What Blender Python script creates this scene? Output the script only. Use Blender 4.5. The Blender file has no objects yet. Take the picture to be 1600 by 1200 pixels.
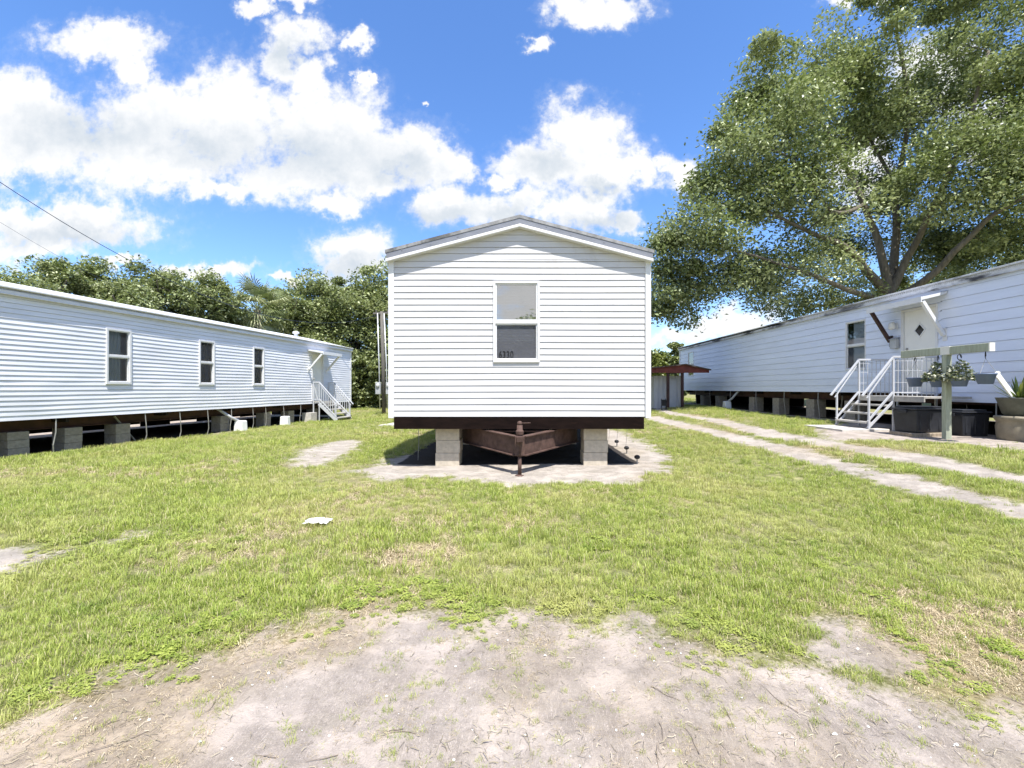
import bpy, math, random
import numpy as np
from mathutils import Vector, Matrix

random.seed(11)
RNG = np.random.default_rng(11)
SC = bpy.context.scene
COL = SC.collection
EYE = 1.30
F, PX, PY = 690.0, 810.0, 607.0          # focal length and principal point of the photograph (1600 px wide)

# ------------------------------------------------------------------ terrain
def sstep(a, b, x):
    t = np.clip((np.asarray(x, float) - a) / (b - a), 0, 1)
    return t * t * (3 - 2 * t)

def G(x, y):
    x = np.asarray(x, float); y = np.asarray(y, float)
    near = sstep(0.5, 5.0, y)
    z = 0.35 * sstep(2.9, 7.6, x) * (0.25 + 0.75 * near) - 0.10 * sstep(4.0, 9.5, -x) * near
    z = z + 0.10 * sstep(15, 26, y) * sstep(3, 7, x)
    z = z + 0.012 * np.sin(x * 1.7 + 0.6 * y) * np.sin(y * 1.3 - 0.4 * x) * near
    z = z + 0.05 * np.exp(-((y - 6.6) / 0.8) ** 2) * np.exp(-((x - 0.6) / 2.2) ** 2) * 0.6
    return z
def g(x, y): return float(G(x, y))

def unproj(px, py):
    """a point of the ground plan seen at that place in the photograph"""
    Y = 10.0
    for _ in range(40):
        X = (px - PX) / F * Y
        Y = 0.5 * Y + 0.5 * min(80, F * (EYE - g(X, Y)) / max(py - PY, 4))
    return ((px - PX) / F * Y, Y)
def at(px, py, Y):
    return Vector(((px - PX) / F * Y, Y, EYE + (PY - py) / F * Y))

# ------------------------------------------------------------------ helpers
class MB:
    def __init__(s): s.v = []; s.f = []
    def add(s, vs, fs, T=None):
        n = len(s.v)
        s.v += [tuple(T(p)) if T else tuple(p) for p in vs]
        s.f += [tuple(i + n for i in f) for f in fs]
    def box(s, x0, x1, y0, y1, z0, z1, T=None):
        s.add([(x0,y0,z0),(x1,y0,z0),(x1,y1,z0),(x0,y1,z0),(x0,y0,z1),(x1,y0,z1),(x1,y1,z1),(x0,y1,z1)],
              [(0,3,2,1),(4,5,6,7),(0,1,5,4),(1,2,6,5),(2,3,7,6),(3,0,4,7)], T)
    def bar(s, p, q, w, h, up=(0,0,1)):
        p = Vector(p); q = Vector(q); d = (q - p).normalized(); u = Vector(up)
        if abs(d.dot(u)) > .98: u = Vector((0,1,0)) if abs(d.y) < .9 else Vector((1,0,0))
        a = d.cross(u).normalized() * (w / 2); b = a.cross(d).normalized() * (h / 2)
        vs = [p-a-b, p+a-b, p+a+b, p-a+b, q-a-b, q+a-b, q+a+b, q-a+b]
        s.add(vs, [(0,1,2,3),(7,6,5,4),(4,5,1,0),(5,6,2,1),(6,7,3,2),(7,4,0,3)])
    def tube(s, pts, r, seg=8):
        pts = [Vector(p) for p in pts]; n = len(pts)
        rs = list(r) if hasattr(r, '__len__') else [r] * n
        base = len(s.v); prev = None
        for i, p in enumerate(pts):
            d = (pts[min(i+1, n-1)] - pts[max(i-1, 0)]).normalized()
            if prev is None:
                a = d.cross(Vector((0,0,1)))
                if a.length < .05: a = d.cross(Vector((1,0,0)))
                a.normalize()
            else:
                a = (prev - d * prev.dot(d)).normalized()
            prev = a; b = d.cross(a)
            for k in range(seg):
                t = 2 * math.pi * k / seg
                s.v.append(tuple(p + (a * math.cos(t) + b * math.sin(t)) * rs[i]))
        for i in range(n - 1):
            for k in range(seg):
                k2 = (k + 1) % seg
                s.f.append((base+i*seg+k, base+i*seg+k2, base+(i+1)*seg+k2, base+(i+1)*seg+k))
        s.f.append(tuple(base + k for k in reversed(range(seg))))
        s.f.append(tuple(base + (n-1)*seg + k for k in range(seg)))
    def lathe(s, prof, c=(0,0,0), seg=24):
        base = len(s.v)
        for r, z in prof:
            for k in range(seg):
                t = 2 * math.pi * k / seg
                s.v.append((c[0] + r*math.cos(t), c[1] + r*math.sin(t), c[2] + z))
        for i in range(len(prof) - 1):
            for k in range(seg):
                k2 = (k + 1) % seg
                s.f.append((base+i*seg+k, base+i*seg+k2, base+(i+1)*seg+k2, base+(i+1)*seg+k))
        s.f.append(tuple(base + k for k in reversed(range(seg))))
        s.f.append(tuple(base + (len(prof)-1)*seg + k for k in range(seg)))
    def prism(s, poly, y0, y1, T=None):            # polygon in x,z extruded along y
        n = len(poly)
        vs = [(x, y0, z) for x, z in poly] + [(x, y1, z) for x, z in poly]
        fs = [tuple(range(n)), tuple(reversed(range(n, 2*n)))]
        fs += [(i, i+n, (i+1) % n + n, (i+1) % n) for i in range(n)]
        s.add(vs, fs, T)
    def build(s, name, mat, parent=None, smooth=False, bevel=0):
        me = bpy.data.meshes.new(name)
        me.from_pydata(s.v, [], s.f)
        me.materials.append(mat)
        if smooth: me.polygons.foreach_set('use_smooth', [True] * len(me.polygons))
        me.update()
        o = bpy.data.objects.new(name, me); COL.objects.link(o)
        if parent: o.parent = parent
        if bevel:
            b = o.modifiers.new('bevel', 'BEVEL'); b.width = bevel; b.segments = 2; b.limit_method = 'ANGLE'
        return o

def tag(o, label=None, cat=None, group=None, kind=None):
    if label: o['label'] = label
    if cat: o['category'] = cat
    if group: o['group'] = group
    if kind: o['kind'] = kind
    return o
def thing(name, label, cat, loc=(0,0,0), rz=0, group=None):
    o = bpy.data.objects.new(name, None); COL.objects.link(o)
    o.empty_display_size = .2; o.location = loc; o.rotation_euler = (0, 0, rz)
    return tag(o, label, cat, group)
def dup(o, loc, rz=None, label=None, parent=None, scale=None):
    c = o.copy(); COL.objects.link(c)
    if parent: c.parent = parent
    else:
        c.location = loc
        if rz is not None: c.rotation_euler = (0, 0, rz)
        if scale: c.scale = scale
        if label: c['label'] = label
    for ch in list(o.children): dup(ch, None, parent=c)
    return c

# ------------------------------------------------------------------ materials
def newmat(name):
    m = bpy.data.materials.new(name); m.use_nodes = True
    nt = m.node_tree; b = nt.nodes['Principled BSDF']
    return m, nt, nt.nodes, nt.links, b
def mixc(nt, fac, a, b, blend='MIX'):
    n = nt.nodes.new('ShaderNodeMix'); n.data_type = 'RGBA'; n.blend_type = blend
    for sock, v in ((n.inputs[0], fac), (n.inputs[6], a), (n.inputs[7], b)):
        if hasattr(v, 'is_output'): nt.links.new(v, sock)
        elif isinstance(v, (int, float)): sock.default_value = v
        else: sock.default_value = (*v, 1)
    return n.outputs[2]
def noise(nt, scale, detail=4, rough=.55, vec=None, dist=0):
    n = nt.nodes.new('ShaderNodeTexNoise'); n.inputs['Scale'].default_value = scale
    n.inputs['Detail'].default_value = detail; n.inputs['Roughness'].default_value = rough
    n.inputs['Distortion'].default_value = dist
    if vec: nt.links.new(vec, n.inputs['Vector'])
    return n.outputs['Fac']
def math_(nt, op, a, b=None, c=None, clamp=False):
    n = nt.nodes.new('ShaderNodeMath'); n.operation = op; n.use_clamp = clamp
    for i, v in enumerate((a, b, c)):
        if v is None: continue
        if hasattr(v, 'is_output'): nt.links.new(v, n.inputs[i])
        else: n.inputs[i].default_value = v
    return n.outputs[0]
def maprange(nt, v, a, b, lo=0, hi=1, smooth=True):
    n = nt.nodes.new('ShaderNodeMapRange'); n.interpolation_type = 'SMOOTHSTEP' if smooth else 'LINEAR'
    nt.links.new(v, n.inputs[0])
    for i, x in zip((1, 2, 3, 4), (a, b, lo, hi)): n.inputs[i].default_value = x
    return n.outputs[0]
def coords(nt, scale=(1,1,1), kind='Object'):
    t = nt.nodes.new('ShaderNodeTexCoord'); m = nt.nodes.new('ShaderNodeMapping')
    m.inputs['Scale'].default_value = scale
    nt.links.new(t.outputs[kind], m.inputs[0]); return m.outputs[0]
def bump(nt, h, strength=.3, dist=.01):
    n = nt.nodes.new('ShaderNodeBump'); n.inputs['Strength'].default_value = strength
    n.inputs['Distance'].default_value = dist; nt.links.new(h, n.inputs['Height']); return n.outputs[0]

def pbr(name, col, rough=.6, var=.18, scale=6, stretch=(1,1,1), metal=0, spec=.4, bmp=0, stain=None, stain_amt=(.55,.75), stain_scale=2.5, stain_stretch=None):
    m, nt, N, L, b = newmat(name)
    v = coords(nt, stretch)
    n1 = noise(nt, scale, 6, .62, v)
    lo = tuple(c * (1 - var) for c in col); hi = tuple(min(1, c * (1 + var * .6)) for c in col)
    c = mixc(nt, maprange(nt, n1, .3, .7), lo, hi)
    if stain:
        v2 = coords(nt, stain_stretch or stretch)
        n2 = noise(nt, stain_scale, 7, .68, v2, .4)
        c = mixc(nt, maprange(nt, n2, *stain_amt), c, stain)
    L.new(c, b.inputs['Base Color'])
    b.inputs['Roughness'].default_value = rough; b.inputs['Metallic'].default_value = metal
    b.inputs['Specular IOR Level'].default_value = spec
    if bmp:
        n3 = noise(nt, scale * 12, 5, .6, v)
        L.new(bump(nt, n3, bmp, .004), b.inputs['Normal'])
    return m

def glass_mat(name='window_glass', k=.10):
    m, nt, N, L, b = newmat(name)
    N.remove(b)
    t = N.new('ShaderNodeBsdfTransparent'); t.inputs[0].default_value = (.82,.86,.86,1)
    gl = N.new('ShaderNodeBsdfGlossy'); gl.inputs['Roughness'].default_value = .02
    fr = N.new('ShaderNodeFresnel'); fr.inputs[0].default_value = 1.55
    f2 = math_(nt, 'MULTIPLY_ADD', fr.outputs[0], 1.3, k, True)
    n = noise(nt, 1.7, 2, .5, coords(nt))
    L.new(bump(nt, n, .05, .02), gl.inputs['Normal'])
    mx = N.new('ShaderNodeMixShader'); L.new(f2, mx.inputs[0]); L.new(t.outputs[0], mx.inputs[1]); L.new(gl.outputs[0], mx.inputs[2])
    L.new(mx.outputs[0], N['Material Output'].inputs[0]); return m

def leaf_mat(name, dark, mid, light, trans=.25, rough=.42):
    m, nt, N, L, b = newmat(name)
    a = N.new('ShaderNodeAttribute'); a.attribute_name = 'rnd'
    cl = N.new('ShaderNodeAttribute'); cl.attribute_name = 'clump'
    c = mixc(nt, maprange(nt, a.outputs['Fac'], 0, .7), dark, mid)
    c = mixc(nt, maprange(nt, a.outputs['Fac'], .55, .95), c, light)
    c = mixc(nt, math_(nt, 'MULTIPLY', cl.outputs['Fac'], .45), c, light)
    L.new(c, b.inputs['Base Color']); b.inputs['Roughness'].default_value = rough
    b.inputs['Specular IOR Level'].default_value = .55
    tr = N.new('ShaderNodeBsdfTranslucent'); L.new(mixc(nt, .35, c, (.25,.32,.04)), tr.inputs[0])
    mx = N.new('ShaderNodeMixShader'); mx.inputs[0].default_value = trans
    L.new(b.outputs[0], mx.inputs[1]); L.new(tr.outputs[0], mx.inputs[2])
    L.new(mx.outputs[0], N['Material Output'].inputs[0]); return m

M = {}
M['siding'] = pbr('white_vinyl_siding', (.60,.59,.60), .42, .07, 3, (.35,.35,3), spec=.35, stain=(.47,.44,.41), stain_amt=(.56,.84), stain_scale=1.6, stain_stretch=(1.4,1.4,.5))
M['siding_old'] = pbr('weathered_vinyl_siding', (.76,.77,.82), .45, .08, 2.2, (.3,.3,2.4), spec=.35, stain=(.50,.48,.47), stain_amt=(.62,.84), stain_scale=1.3, stain_stretch=(.8,.8,.6))
M['lap'] = pbr('white_lap_siding', (.70,.755,.90), .5, .06, 2.0, (.3,.3,2), spec=.3, stain=(.52,.53,.55), stain_amt=(.6,.85), stain_scale=1.0, stain_stretch=(.6,.6,.6))
M['trim'] = pbr('white_trim', (.70,.70,.71), .4, .06, 5, stain=(.5,.48,.45), stain_amt=(.66,.8), stain_scale=5)
M['metal_edge'] = pbr('grey_roof_edge_metal', (.22,.23,.265), .5, .12, 5, (1,1,3), metal=.15, stain=(.24,.24,.25), stain_amt=(.62,.75), stain_scale=7)
M['roof_white'] = pbr('white_metal_roof', (.66,.67,.68), .5, .1, 3, stain=(.3,.29,.27), stain_amt=(.58,.8), stain_scale=2)
M['roof_shingle'] = pbr('grey_shingle', (.30,.30,.31), .85, .3, 9, stain=(.10,.10,.10), stain_amt=(.5,.66), stain_scale=1.1, bmp=.5)
M['roof_edge_dirty'] = pbr('mildewed_roof_edge', (.62,.63,.66), .7, .15, 8, (1,1,2), stain=(.06,.06,.07), stain_amt=(.47,.6), stain_scale=.55, stain_stretch=(1,1,3.5))
M['beam'] = pbr('dark_brown_beam', (.011,.006,.005), .9, .4, 4, (1,1,4), spec=.1, stain=(.022,.012,.009), stain_amt=(.6,.75), stain_scale=3)
M['rust'] = pbr('rusty_brown_steel', (.095,.058,.048), .7, .35, 9, spec=.2, stain=(.15,.10,.085), stain_amt=(.58,.72), stain_scale=6, bmp=.4)
M['under'] = pbr('dark_underbelly', (.02,.014,.012), .8, .4, 3)
M['chassis'] = pbr('dark_red_chassis_steel', (.075,.033,.025), .7, .35, 3, stain=(.03,.02,.02), stain_amt=(.5,.7))
M['cmu'] = pbr('grey_concrete_block', (.52,.46,.37), .92, .14, 14, bmp=.8, stain=(.27,.24,.2), stain_amt=(.6,.8), stain_scale=6)
M['cmu_shaded'] = pbr('shaded_grey_concrete_block', (.31,.28,.24), .92, .2, 14, bmp=.8, stain=(.22,.19,.16), stain_amt=(.55,.75), stain_scale=6)  # darker block copy: shade beneath the side homes put into its colour
M['concrete'] = pbr('pale_concrete', (.55,.52,.48), .9, .15, 9, bmp=.5, stain=(.36,.33,.29), stain_amt=(.55,.75), stain_scale=3)
M['strap'] = pbr('galvanised_strap', (.36,.35,.33), .5, .25, 10, metal=.3)
M['whitepaint'] = pbr('white_painted_metal', (.50,.51,.54), .4, .06, 8, stain=(.5,.47,.44), stain_amt=(.66,.8), stain_scale=9)
M['tread'] = pbr('grey_white_tread', (.42,.40,.37), .7, .15, 10, stain=(.35,.32,.28), stain_amt=(.55,.75), stain_scale=6)
M['door'] = pbr('white_door', (.80,.79,.76), .45, .04, 3)
M['dark'] = pbr('dark_interior', (.02,.02,.022), .7, .2, 4)
M['blind'] = pbr('pale_blind_slats', (.70,.70,.70), .5, .04, 6)
M['curtain'] = pbr('grey_green_curtain', (.40,.46,.48), .85, .2, 4, (6,6,.6))
M['curtain_light'] = pbr('pale_grey_shade', (.62,.66,.70), .8, .1, 4)
M['curtain_dark'] = pbr('dark_curtain', (.055,.06,.065), .85, .35, 3, (5,5,.6))
M['screen'] = pbr('grey_window_screen', (.25,.255,.28), .8, .08, 5)
M['black'] = pbr('black_number_sticker', (.012,.012,.012), .5, .1, 5)
M['brownpaint'] = pbr('dark_brown_painted_wood', (.05,.022,.022), .6, .3, 5)
M['wood'] = pbr('weathered_wood', (.33,.27,.20), .85, .3, 5, (6,6,.7), bmp=.4)
M['polewood'] = pbr('grey_pole_wood', (.13,.12,.105), .9, .3, 5, (8,8,.5), bmp=.4)
M['tpost'] = pbr('green_grey_painted_post', (.37,.40,.31), .75, .2, 5, (5,5,.6), stain=(.26,.27,.2), stain_amt=(.5,.75), stain_scale=4)
M['tpost_sunlit'] = pbr('sunlit_post_face', (.74,.73,.67), .7, .1, 6)  # lit copy of the post: sunlight put into the colour
M['basket'] = pbr('blue_grey_plastic', (.12,.165,.28), .5, .12, 6)
M['tote'] = pbr('black_plastic', (.028,.030,.037), .45, .3, 4)
M['soil_or_shade'] = pbr('dark_soil', (.045,.032,.022), .95, .4, 20, bmp=.8)
M['bowl'] = pbr('dark_grey_green_glazed_pot', (.13,.13,.105), .55, .25, 5, stain=(.22,.2,.16), stain_amt=(.55,.75), stain_scale=4)
M['ped'] = pbr('mottled_concrete_pedestal', (.27,.235,.175), .85, .25, 4, bmp=.4, stain=(.20,.18,.12), stain_amt=(.48,.72), stain_scale=2.2)
M['carport_red'] = pbr('faded_red_brown_metal', (.16,.038,.03), .7, .25, 4, stain=(.25,.12,.09), stain_amt=(.58,.75), stain_scale=3)
M['carport_roof'] = pbr('mossy_dark_roof', (.10,.075,.06), .9, .4, 6, stain=(.30,.24,.20), stain_amt=(.56,.66), stain_scale=3)
M['shed'] = pbr('dull_white_metal_sheet', (.50,.50,.51), .6, .1, 3, (4,4,.5), stain=(.42,.42,.43), stain_amt=(.55,.75), stain_scale=1.5)
M['box_grey'] = pbr('grey_meter_box', (.45,.46,.47), .5, .1, 6, metal=.2)
M['conduit'] = pbr('galvanised_conduit', (.62,.63,.64), .45, .12, 8, metal=.3)
M['cable'] = pbr('blue_black_cable', (.018,.028,.05), .6, .2, 5)
M['whiteplastic'] = pbr('bright_white_plastic', (.85,.85,.83), .5, .05, 5)
M['cloth'] = pbr('white_crumpled_rag', (.82,.81,.79), .9, .06, 15)
M['bark'] = pbr('grey_brown_bark', (.145,.125,.10), .95, .35, 3, (3,3,.5), bmp=.9, stain=(.07,.06,.05), stain_amt=(.5,.7), stain_scale=4)
M['glass'] = glass_mat(); M['mirror_glass'] = glass_mat('reflective_window_glass', .50)
def screen_mat():
    m, nt, N, L, b = newmat('grey_insect_screen'); N.remove(b)
    t = N.new('ShaderNodeBsdfTransparent'); d = N.new('ShaderNodeBsdfDiffuse'); d.inputs[0].default_value = (.16,.165,.19,1)
    mx = N.new('ShaderNodeMixShader'); mx.inputs[0].default_value = .55
    L.new(t.outputs[0], mx.inputs[1]); L.new(d.outputs[0], mx.inputs[2]); L.new(mx.outputs[0], N['Material Output'].inputs[0]); return m
M['mesh_screen'] = screen_mat()
M['oakleaf'] = leaf_mat('oak_leaf', (.042,.060,.020), (.182,.240,.076), (.49,.535,.29))
M['treeleaf'] = leaf_mat('woodland_leaf', (.048,.064,.022), (.185,.235,.075), (.47,.51,.26))
M['brightleaf'] = leaf_mat('yellow_green_leaf', (.08,.11,.025), (.19,.24,.05), (.38,.40,.14))
M['palmleaf'] = leaf_mat('palm_leaf', (.07,.09,.035), (.20,.24,.10), (.46,.48,.28))
M['potleaf'] = leaf_mat('pot_plant_leaf', (.05,.07,.03), (.15,.18,.09), (.62,.62,.50))
M['aloe'] = leaf_mat('spiky_plant_leaf', (.07,.11,.02), (.16,.22,.04), (.32,.34,.10), rough=.5)

# ------------------------------------------------------------------ sun, sky, camera
SUN = Vector((0.15, -0.42, 1.0)).normalized()
ld = bpy.data.lights.new('sun', 'SUN'); ld.energy = 4.3; ld.angle = math.radians(.53); ld.color = (1, .965, .90)
lo = bpy.data.objects.new('sun', ld); COL.objects.link(lo)
lo.rotation_euler = SUN.to_track_quat('Z', 'Y').to_euler(); lo.location = (3, -8, 25)

W = bpy.data.worlds.new('World'); SC.world = W; W.use_nodes = True
def build_world():
    nt = W.node_tree; N = nt.nodes; L = nt.links
    bg = N['Background']
    sky = N.new('ShaderNodeTexSky'); sky.sky_type = 'NISHITA'; sky.sun_disc = False
    sky.sun_elevation = math.asin(SUN.z); sky.sun_rotation = math.atan2(SUN.x, SUN.y)
    sky.altitude = 0; sky.air_density = 1.0; sky.dust_density = .35; sky.ozone_density = 2.2
    tc = N.new('ShaderNodeTexCoord'); d = tc.outputs['Generated']
    sp = N.new('ShaderNodeSeparateXYZ'); L.new(d, sp.inputs[0])
    yy = math_(nt, 'MAXIMUM', math_(nt, 'ABSOLUTE', sp.outputs[1]), .08)
    u = math_(nt, 'DIVIDE', sp.outputs[0], yy); v = math_(nt, 'DIVIDE', sp.outputs[2], yy)
    cb = N.new('ShaderNodeCombineXYZ'); L.new(u, cb.inputs[0]); L.new(v, cb.inputs[1])
    front = maprange(nt, sp.outputs[1], .1, .3)
    L.new(math_(nt, 'MULTIPLY', sp.outputs[1], .35), cb.inputs[2])
    p = cb.outputs[0]
    # ragged, billowing edges
    wn = N.new('ShaderNodeTexNoise'); wn.inputs['Scale'].default_value = 6; wn.inputs['Detail'].default_value = 5; wn.inputs['Roughness'].default_value = .6
    L.new(p, wn.inputs['Vector'])
    sub = N.new('ShaderNodeVectorMath'); sub.operation = 'MULTIPLY_ADD'
    L.new(wn.outputs['Color'], sub.inputs[0]); sub.inputs[1].default_value = (.16,.12,0); sub.inputs[2].default_value = (-.08,-.06,0)
    ad = N.new('ShaderNodeVectorMath'); ad.operation = 'ADD'; L.new(p, ad.inputs[0]); L.new(sub.outputs[0], ad.inputs[1])
    w2 = N.new('ShaderNodeTexNoise'); w2.inputs['Scale'].default_value = 19; w2.inputs['Detail'].default_value = 5; w2.inputs['Roughness'].default_value = .6
    L.new(p, w2.inputs['Vector'])
    s2 = N.new('ShaderNodeVectorMath'); s2.operation = 'MULTIPLY_ADD'
    L.new(w2.outputs['Color'], s2.inputs[0]); s2.inputs[1].default_value = (.11,.09,0); s2.inputs[2].default_value = (-.055,-.045,0)
    a2 = N.new('ShaderNodeVectorMath'); a2.operation = 'ADD'; L.new(ad.outputs[0], a2.inputs[0]); L.new(s2.outputs[0], a2.inputs[1])
    pw = a2.outputs[0]
    def blobs(lst, k):
        cur = None
        for cx, cy, rx, ry in lst:
            n = N.new('ShaderNodeVectorMath'); n.operation = 'MULTIPLY_ADD'
            a, b_ = F / rx, F / ry
            n.inputs[1].default_value = (a, b_, 0); n.inputs[2].default_value = (-(cx-PX)/F*a, -(PY-cy)/F*b_, 0)
            L.new(pw, n.inputs[0])
            l = N.new('ShaderNodeVectorMath'); l.operation = 'LENGTH'; L.new(n.outputs[0], l.inputs[0])
            o = l.outputs['Value']
            if cur is None: cur = o
            else:
                s = N.new('ShaderNodeMath'); s.operation = 'SMOOTH_MIN'; L.new(cur, s.inputs[0]); L.new(o, s.inputs[1]); s.inputs[2].default_value = k
                cur = s.outputs[0]
        return cur
    clouds = [(30,150,75,72),(255,268,150,46),(470,272,150,44),(575,280,70,34),(215,110,40,34),(480,120,40,40),(60,215,130,85),(175,62,95,42),(250,180,120,75),(210,240,180,80),(350,190,140,100),(440,95,45,45),
              (458,52,52,38),(400,8,30,16),(468,0,28,14),(500,200,120,90),(560,245,125,70),(650,245,80,60),(330,300,70,26),(520,308,70,28),
              (700,258,45,42),(552,62,30,20),(554,122,13,20),(669,164,6,9),(120,355,140,46),(20,350,85,42),(60,390,90,22),(-40,400,70,20),
              (545,398,74,48),(905,205,76,62),(930,258,100,66),(845,260,70,46),(1000,262,40,36),(1060,275,36,32),(820,320,50,30),(720,335,70,34),
              (700,322,58,42),(765,328,62,36),(780,282,34,16),(905,325,82,42),(965,348,44,22),(930,14,88,30),(840,68,22,15),(885,8,45,26),
              (1330,4,55,14),(1470,120,90,80),(1560,200,80,70),(1340,260,60,60),(1150,505,95,26),(1070,525,60,14),(330,424,95,15),(190,412,45,12),(455,438,40,10)]
    m = blobs(clouds, .18)
    n1 = noise(nt, 13, 7, .62, p); n2 = noise(nt, 3.2, 5, .55, p)
    dens = math_(nt, 'SUBTRACT', 1.02, m)
    dens = math_(nt, 'ADD', dens, math_(nt, 'MULTIPLY', math_(nt, 'SUBTRACT', n1, .5), 1.25))
    n4 = noise(nt, 42, 6, .6, p)
    dens = math_(nt, 'ADD', dens, math_(nt, 'MULTIPLY', math_(nt, 'SUBTRACT', n4, .5), .75))
    a_front = math_(nt, 'POWER', maprange(nt, dens, -.16, .52), 1.15)
    wisp = math_(nt, 'MULTIPLY', maprange(nt, dens, -.35, .1), .10)
    a_front = math_(nt, 'MAXIMUM', a_front, wisp)
    d3 = N.new('ShaderNodeMapping'); d3.inputs['Scale'].default_value = (1, 1, 2.2); L.new(d, d3.inputs[0])
    nb = noise(nt, 2.4, 7, .58, d3.outputs[0])
    a_back = math_(nt, 'MULTIPLY', maprange(nt, nb, .47, .57), maprange(nt, sp.outputs[2], 0, .08))
    alpha = math_(nt, 'ADD', math_(nt, 'MULTIPLY', a_front, front), math_(nt, 'MULTIPLY', a_back, math_(nt, 'SUBTRACT', 1, front)), None, True)
    # cloud bodies: bright sunlit tops, thicker greyer undersides
    grey = [(150,205,150,46),(330,235,90,40),(480,245,140,46),(620,265,80,30),(850,258,46,28),(930,295,40,16),(940,348,70,18),(700,345,70,26),(790,335,50,20),(110,372,110,22),(540,418,60,24),(450,80,40,26)]
    gm = blobs(grey, .3)
    shade = math_(nt, 'MULTIPLY', maprange(nt, gm, 1.5, .1), maprange(nt, n2, .2, .7, .6, 1))
    up = N.new('ShaderNodeVectorMath'); up.operation = 'ADD'; L.new(p, up.inputs[0]); up.inputs[1].default_value = (.012, .03, 0)
    n1b = noise(nt, 13, 7, .62, up.outputs[0])
    relief = math_(nt, 'MULTIPLY', math_(nt, 'SUBTRACT', n1, n1b), 1.2)
    shade = math_(nt, 'ADD', shade, math_(nt, 'MULTIPLY', relief, -.9), None, True)
    ccol = mixc(nt, shade, (5.3, 5.32, 5.36), (3.5, 3.85, 4.25))
    hs = N.new('ShaderNodeHueSaturation'); hs.inputs['Saturation'].default_value = 1.15; hs.inputs['Value'].default_value = SKYV
    L.new(sky.outputs[0], hs.inputs['Color'])
    blue = mixc(nt, 1.0, hs.outputs[0], (1.13, 1.21, 1.42), 'MULTIPLY')
    final = mixc(nt, alpha, blue, ccol)
    L.new(final, bg.inputs['Color']); bg.inputs['Strength'].default_value = .1
SKYV = 1.0
build_world()

cd = bpy.data.cameras.new('camera'); cam = bpy.data.objects.new('camera', cd); COL.objects.link(cam); SC.camera = cam
cam.location = (0, 0, EYE); cam.rotation_euler = (math.radians(90), 0, 0)
cd.sensor_width = 36; cd.lens = F / 1600 * 36; cd.clip_end = 2000; cd.clip_start = .05
cd.shift_x = (800 - PX) / 1600; cd.shift_y = -(600 - PY) / 1600
SC.view_settings.view_transform = 'Standard'; SC.view_settings.look = 'None'
SC.view_settings.exposure = 1.0; SC.view_settings.gamma = 1

# ------------------------------------------------------------------ ground
def U(pts): return [unproj(*p) for p in pts]
SAND = [
    [(-9,-5)] + [(-6.0, .6)] + U([(-60,1180),(60,1120),(200,1062),(330,1010),(430,985),(520,962),(600,960),(660,946),(700,955),(740,985),(800,972),(900,988),(1000,975),(1060,1012),(1110,1050),(1180,1040),(1300,1075),(1400,1085),(1480,1115),(1600,1108),(1750,1120)]) + [(3.2,.9),(9,-5)],
    U([(1290,1030),(1300,985),(1340,982),(1420,1030),(1440,1052),(1380,1050)]),
    [(-1.9,24),(-1.95,9.5)] + U([(612,716),(545,738),(620,748),(700,744),(800,760),(880,754),(985,752),(1042,738),(1046,715),(1010,690)]) + [(3.0,15),(2.4,24)],
    U([(455,730),(478,702),(540,687),(570,690),(545,706),(505,728)]),
    U([(-60,905),(-60,864),(40,856),(110,858),(60,884),(0,908)]), U([(172,845),(212,830),(224,835),(190,850)]),
    [(-17,4),(-17,26),(-8.5,22.2),(-10.75,5),(-11,4)], [(9.35,5),(9.35,26),(14,26),(14,5)],
    U([(1268,668),(1300,688),(1400,688),(1500,694),(1620,706),(1620,686),(1480,668),(1340,658)]),
]
TRACKS = [U([(1018,652),(1060,663),(1100,672),(1200,697),(1340,733),(1440,760),(1600,797),(1750,838)]),
          U([(1016,636),(1050,646),(1110,655),(1215,680),(1300,694),(1420,715),(1600,748),(1750,775)])]
DRY = [U([(-40,1180),(120,1075),(300,1010),(500,958),(570,955),(570,1010),(420,1060),(320,1130),(250,1220),(0,1230)]),
       U([(1400,1000),(1640,960),(1640,1100),(1480,1080)]),
       U([(590,868),(690,845),(700,866),(640,880)])]

def seg_dist(P, a, b):
    a = np.array(a); b = np.array(b); d = b - a
    t = np.clip(((P - a) @ d) / max(d @ d, 1e-9), 0, 1)
    return np.hypot(*(P - a - t[:, None] * d).T)
def poly_sd(P, poly):
    n = len(poly); dist = np.full(len(P), 1e9); ins = np.zeros(len(P), bool)
    for i in range(n):
        a, b = poly[i], poly[(i + 1) % n]
        dist = np.minimum(dist, seg_dist(P, a, b))
        c = (a[1] > P[:, 1]) != (b[1] > P[:, 1])
        dy = (b[1] - a[1]) or 1e-9
        ins ^= c & (P[:, 0] < (b[0] - a[0]) * (P[:, 1] - a[1]) / dy + a[0])
    return np.where(ins, -dist, dist)
def vnoise(x, y, f, seed):
    r = np.random.default_rng(seed); T = r.random((64, 64))
    x = x * f + 1000; y = y * f + 1000
    i = np.floor(x).astype(int); j = np.floor(y).astype(int); fx = x - i; fy = y - j
    fx = fx*fx*(3-2*fx); fy = fy*fy*(3-2*fy)
    a = T[i % 64, j % 64]; b = T[(i+1) % 64, j % 64]; c = T[i % 64, (j+1) % 64]; d = T[(i+1) % 64, (j+1) % 64]
    return (a*(1-fx)+b*fx)*(1-fy) + (c*(1-fx)+d*fx)*fy
def fbm(x, y, f, seed, o=4):
    s = 0; a = .5; t = 0
    for k in range(o): s = s + a * vnoise(x, y, f * 2**k, seed + k); t += a; a *= .55
    return s / t
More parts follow.
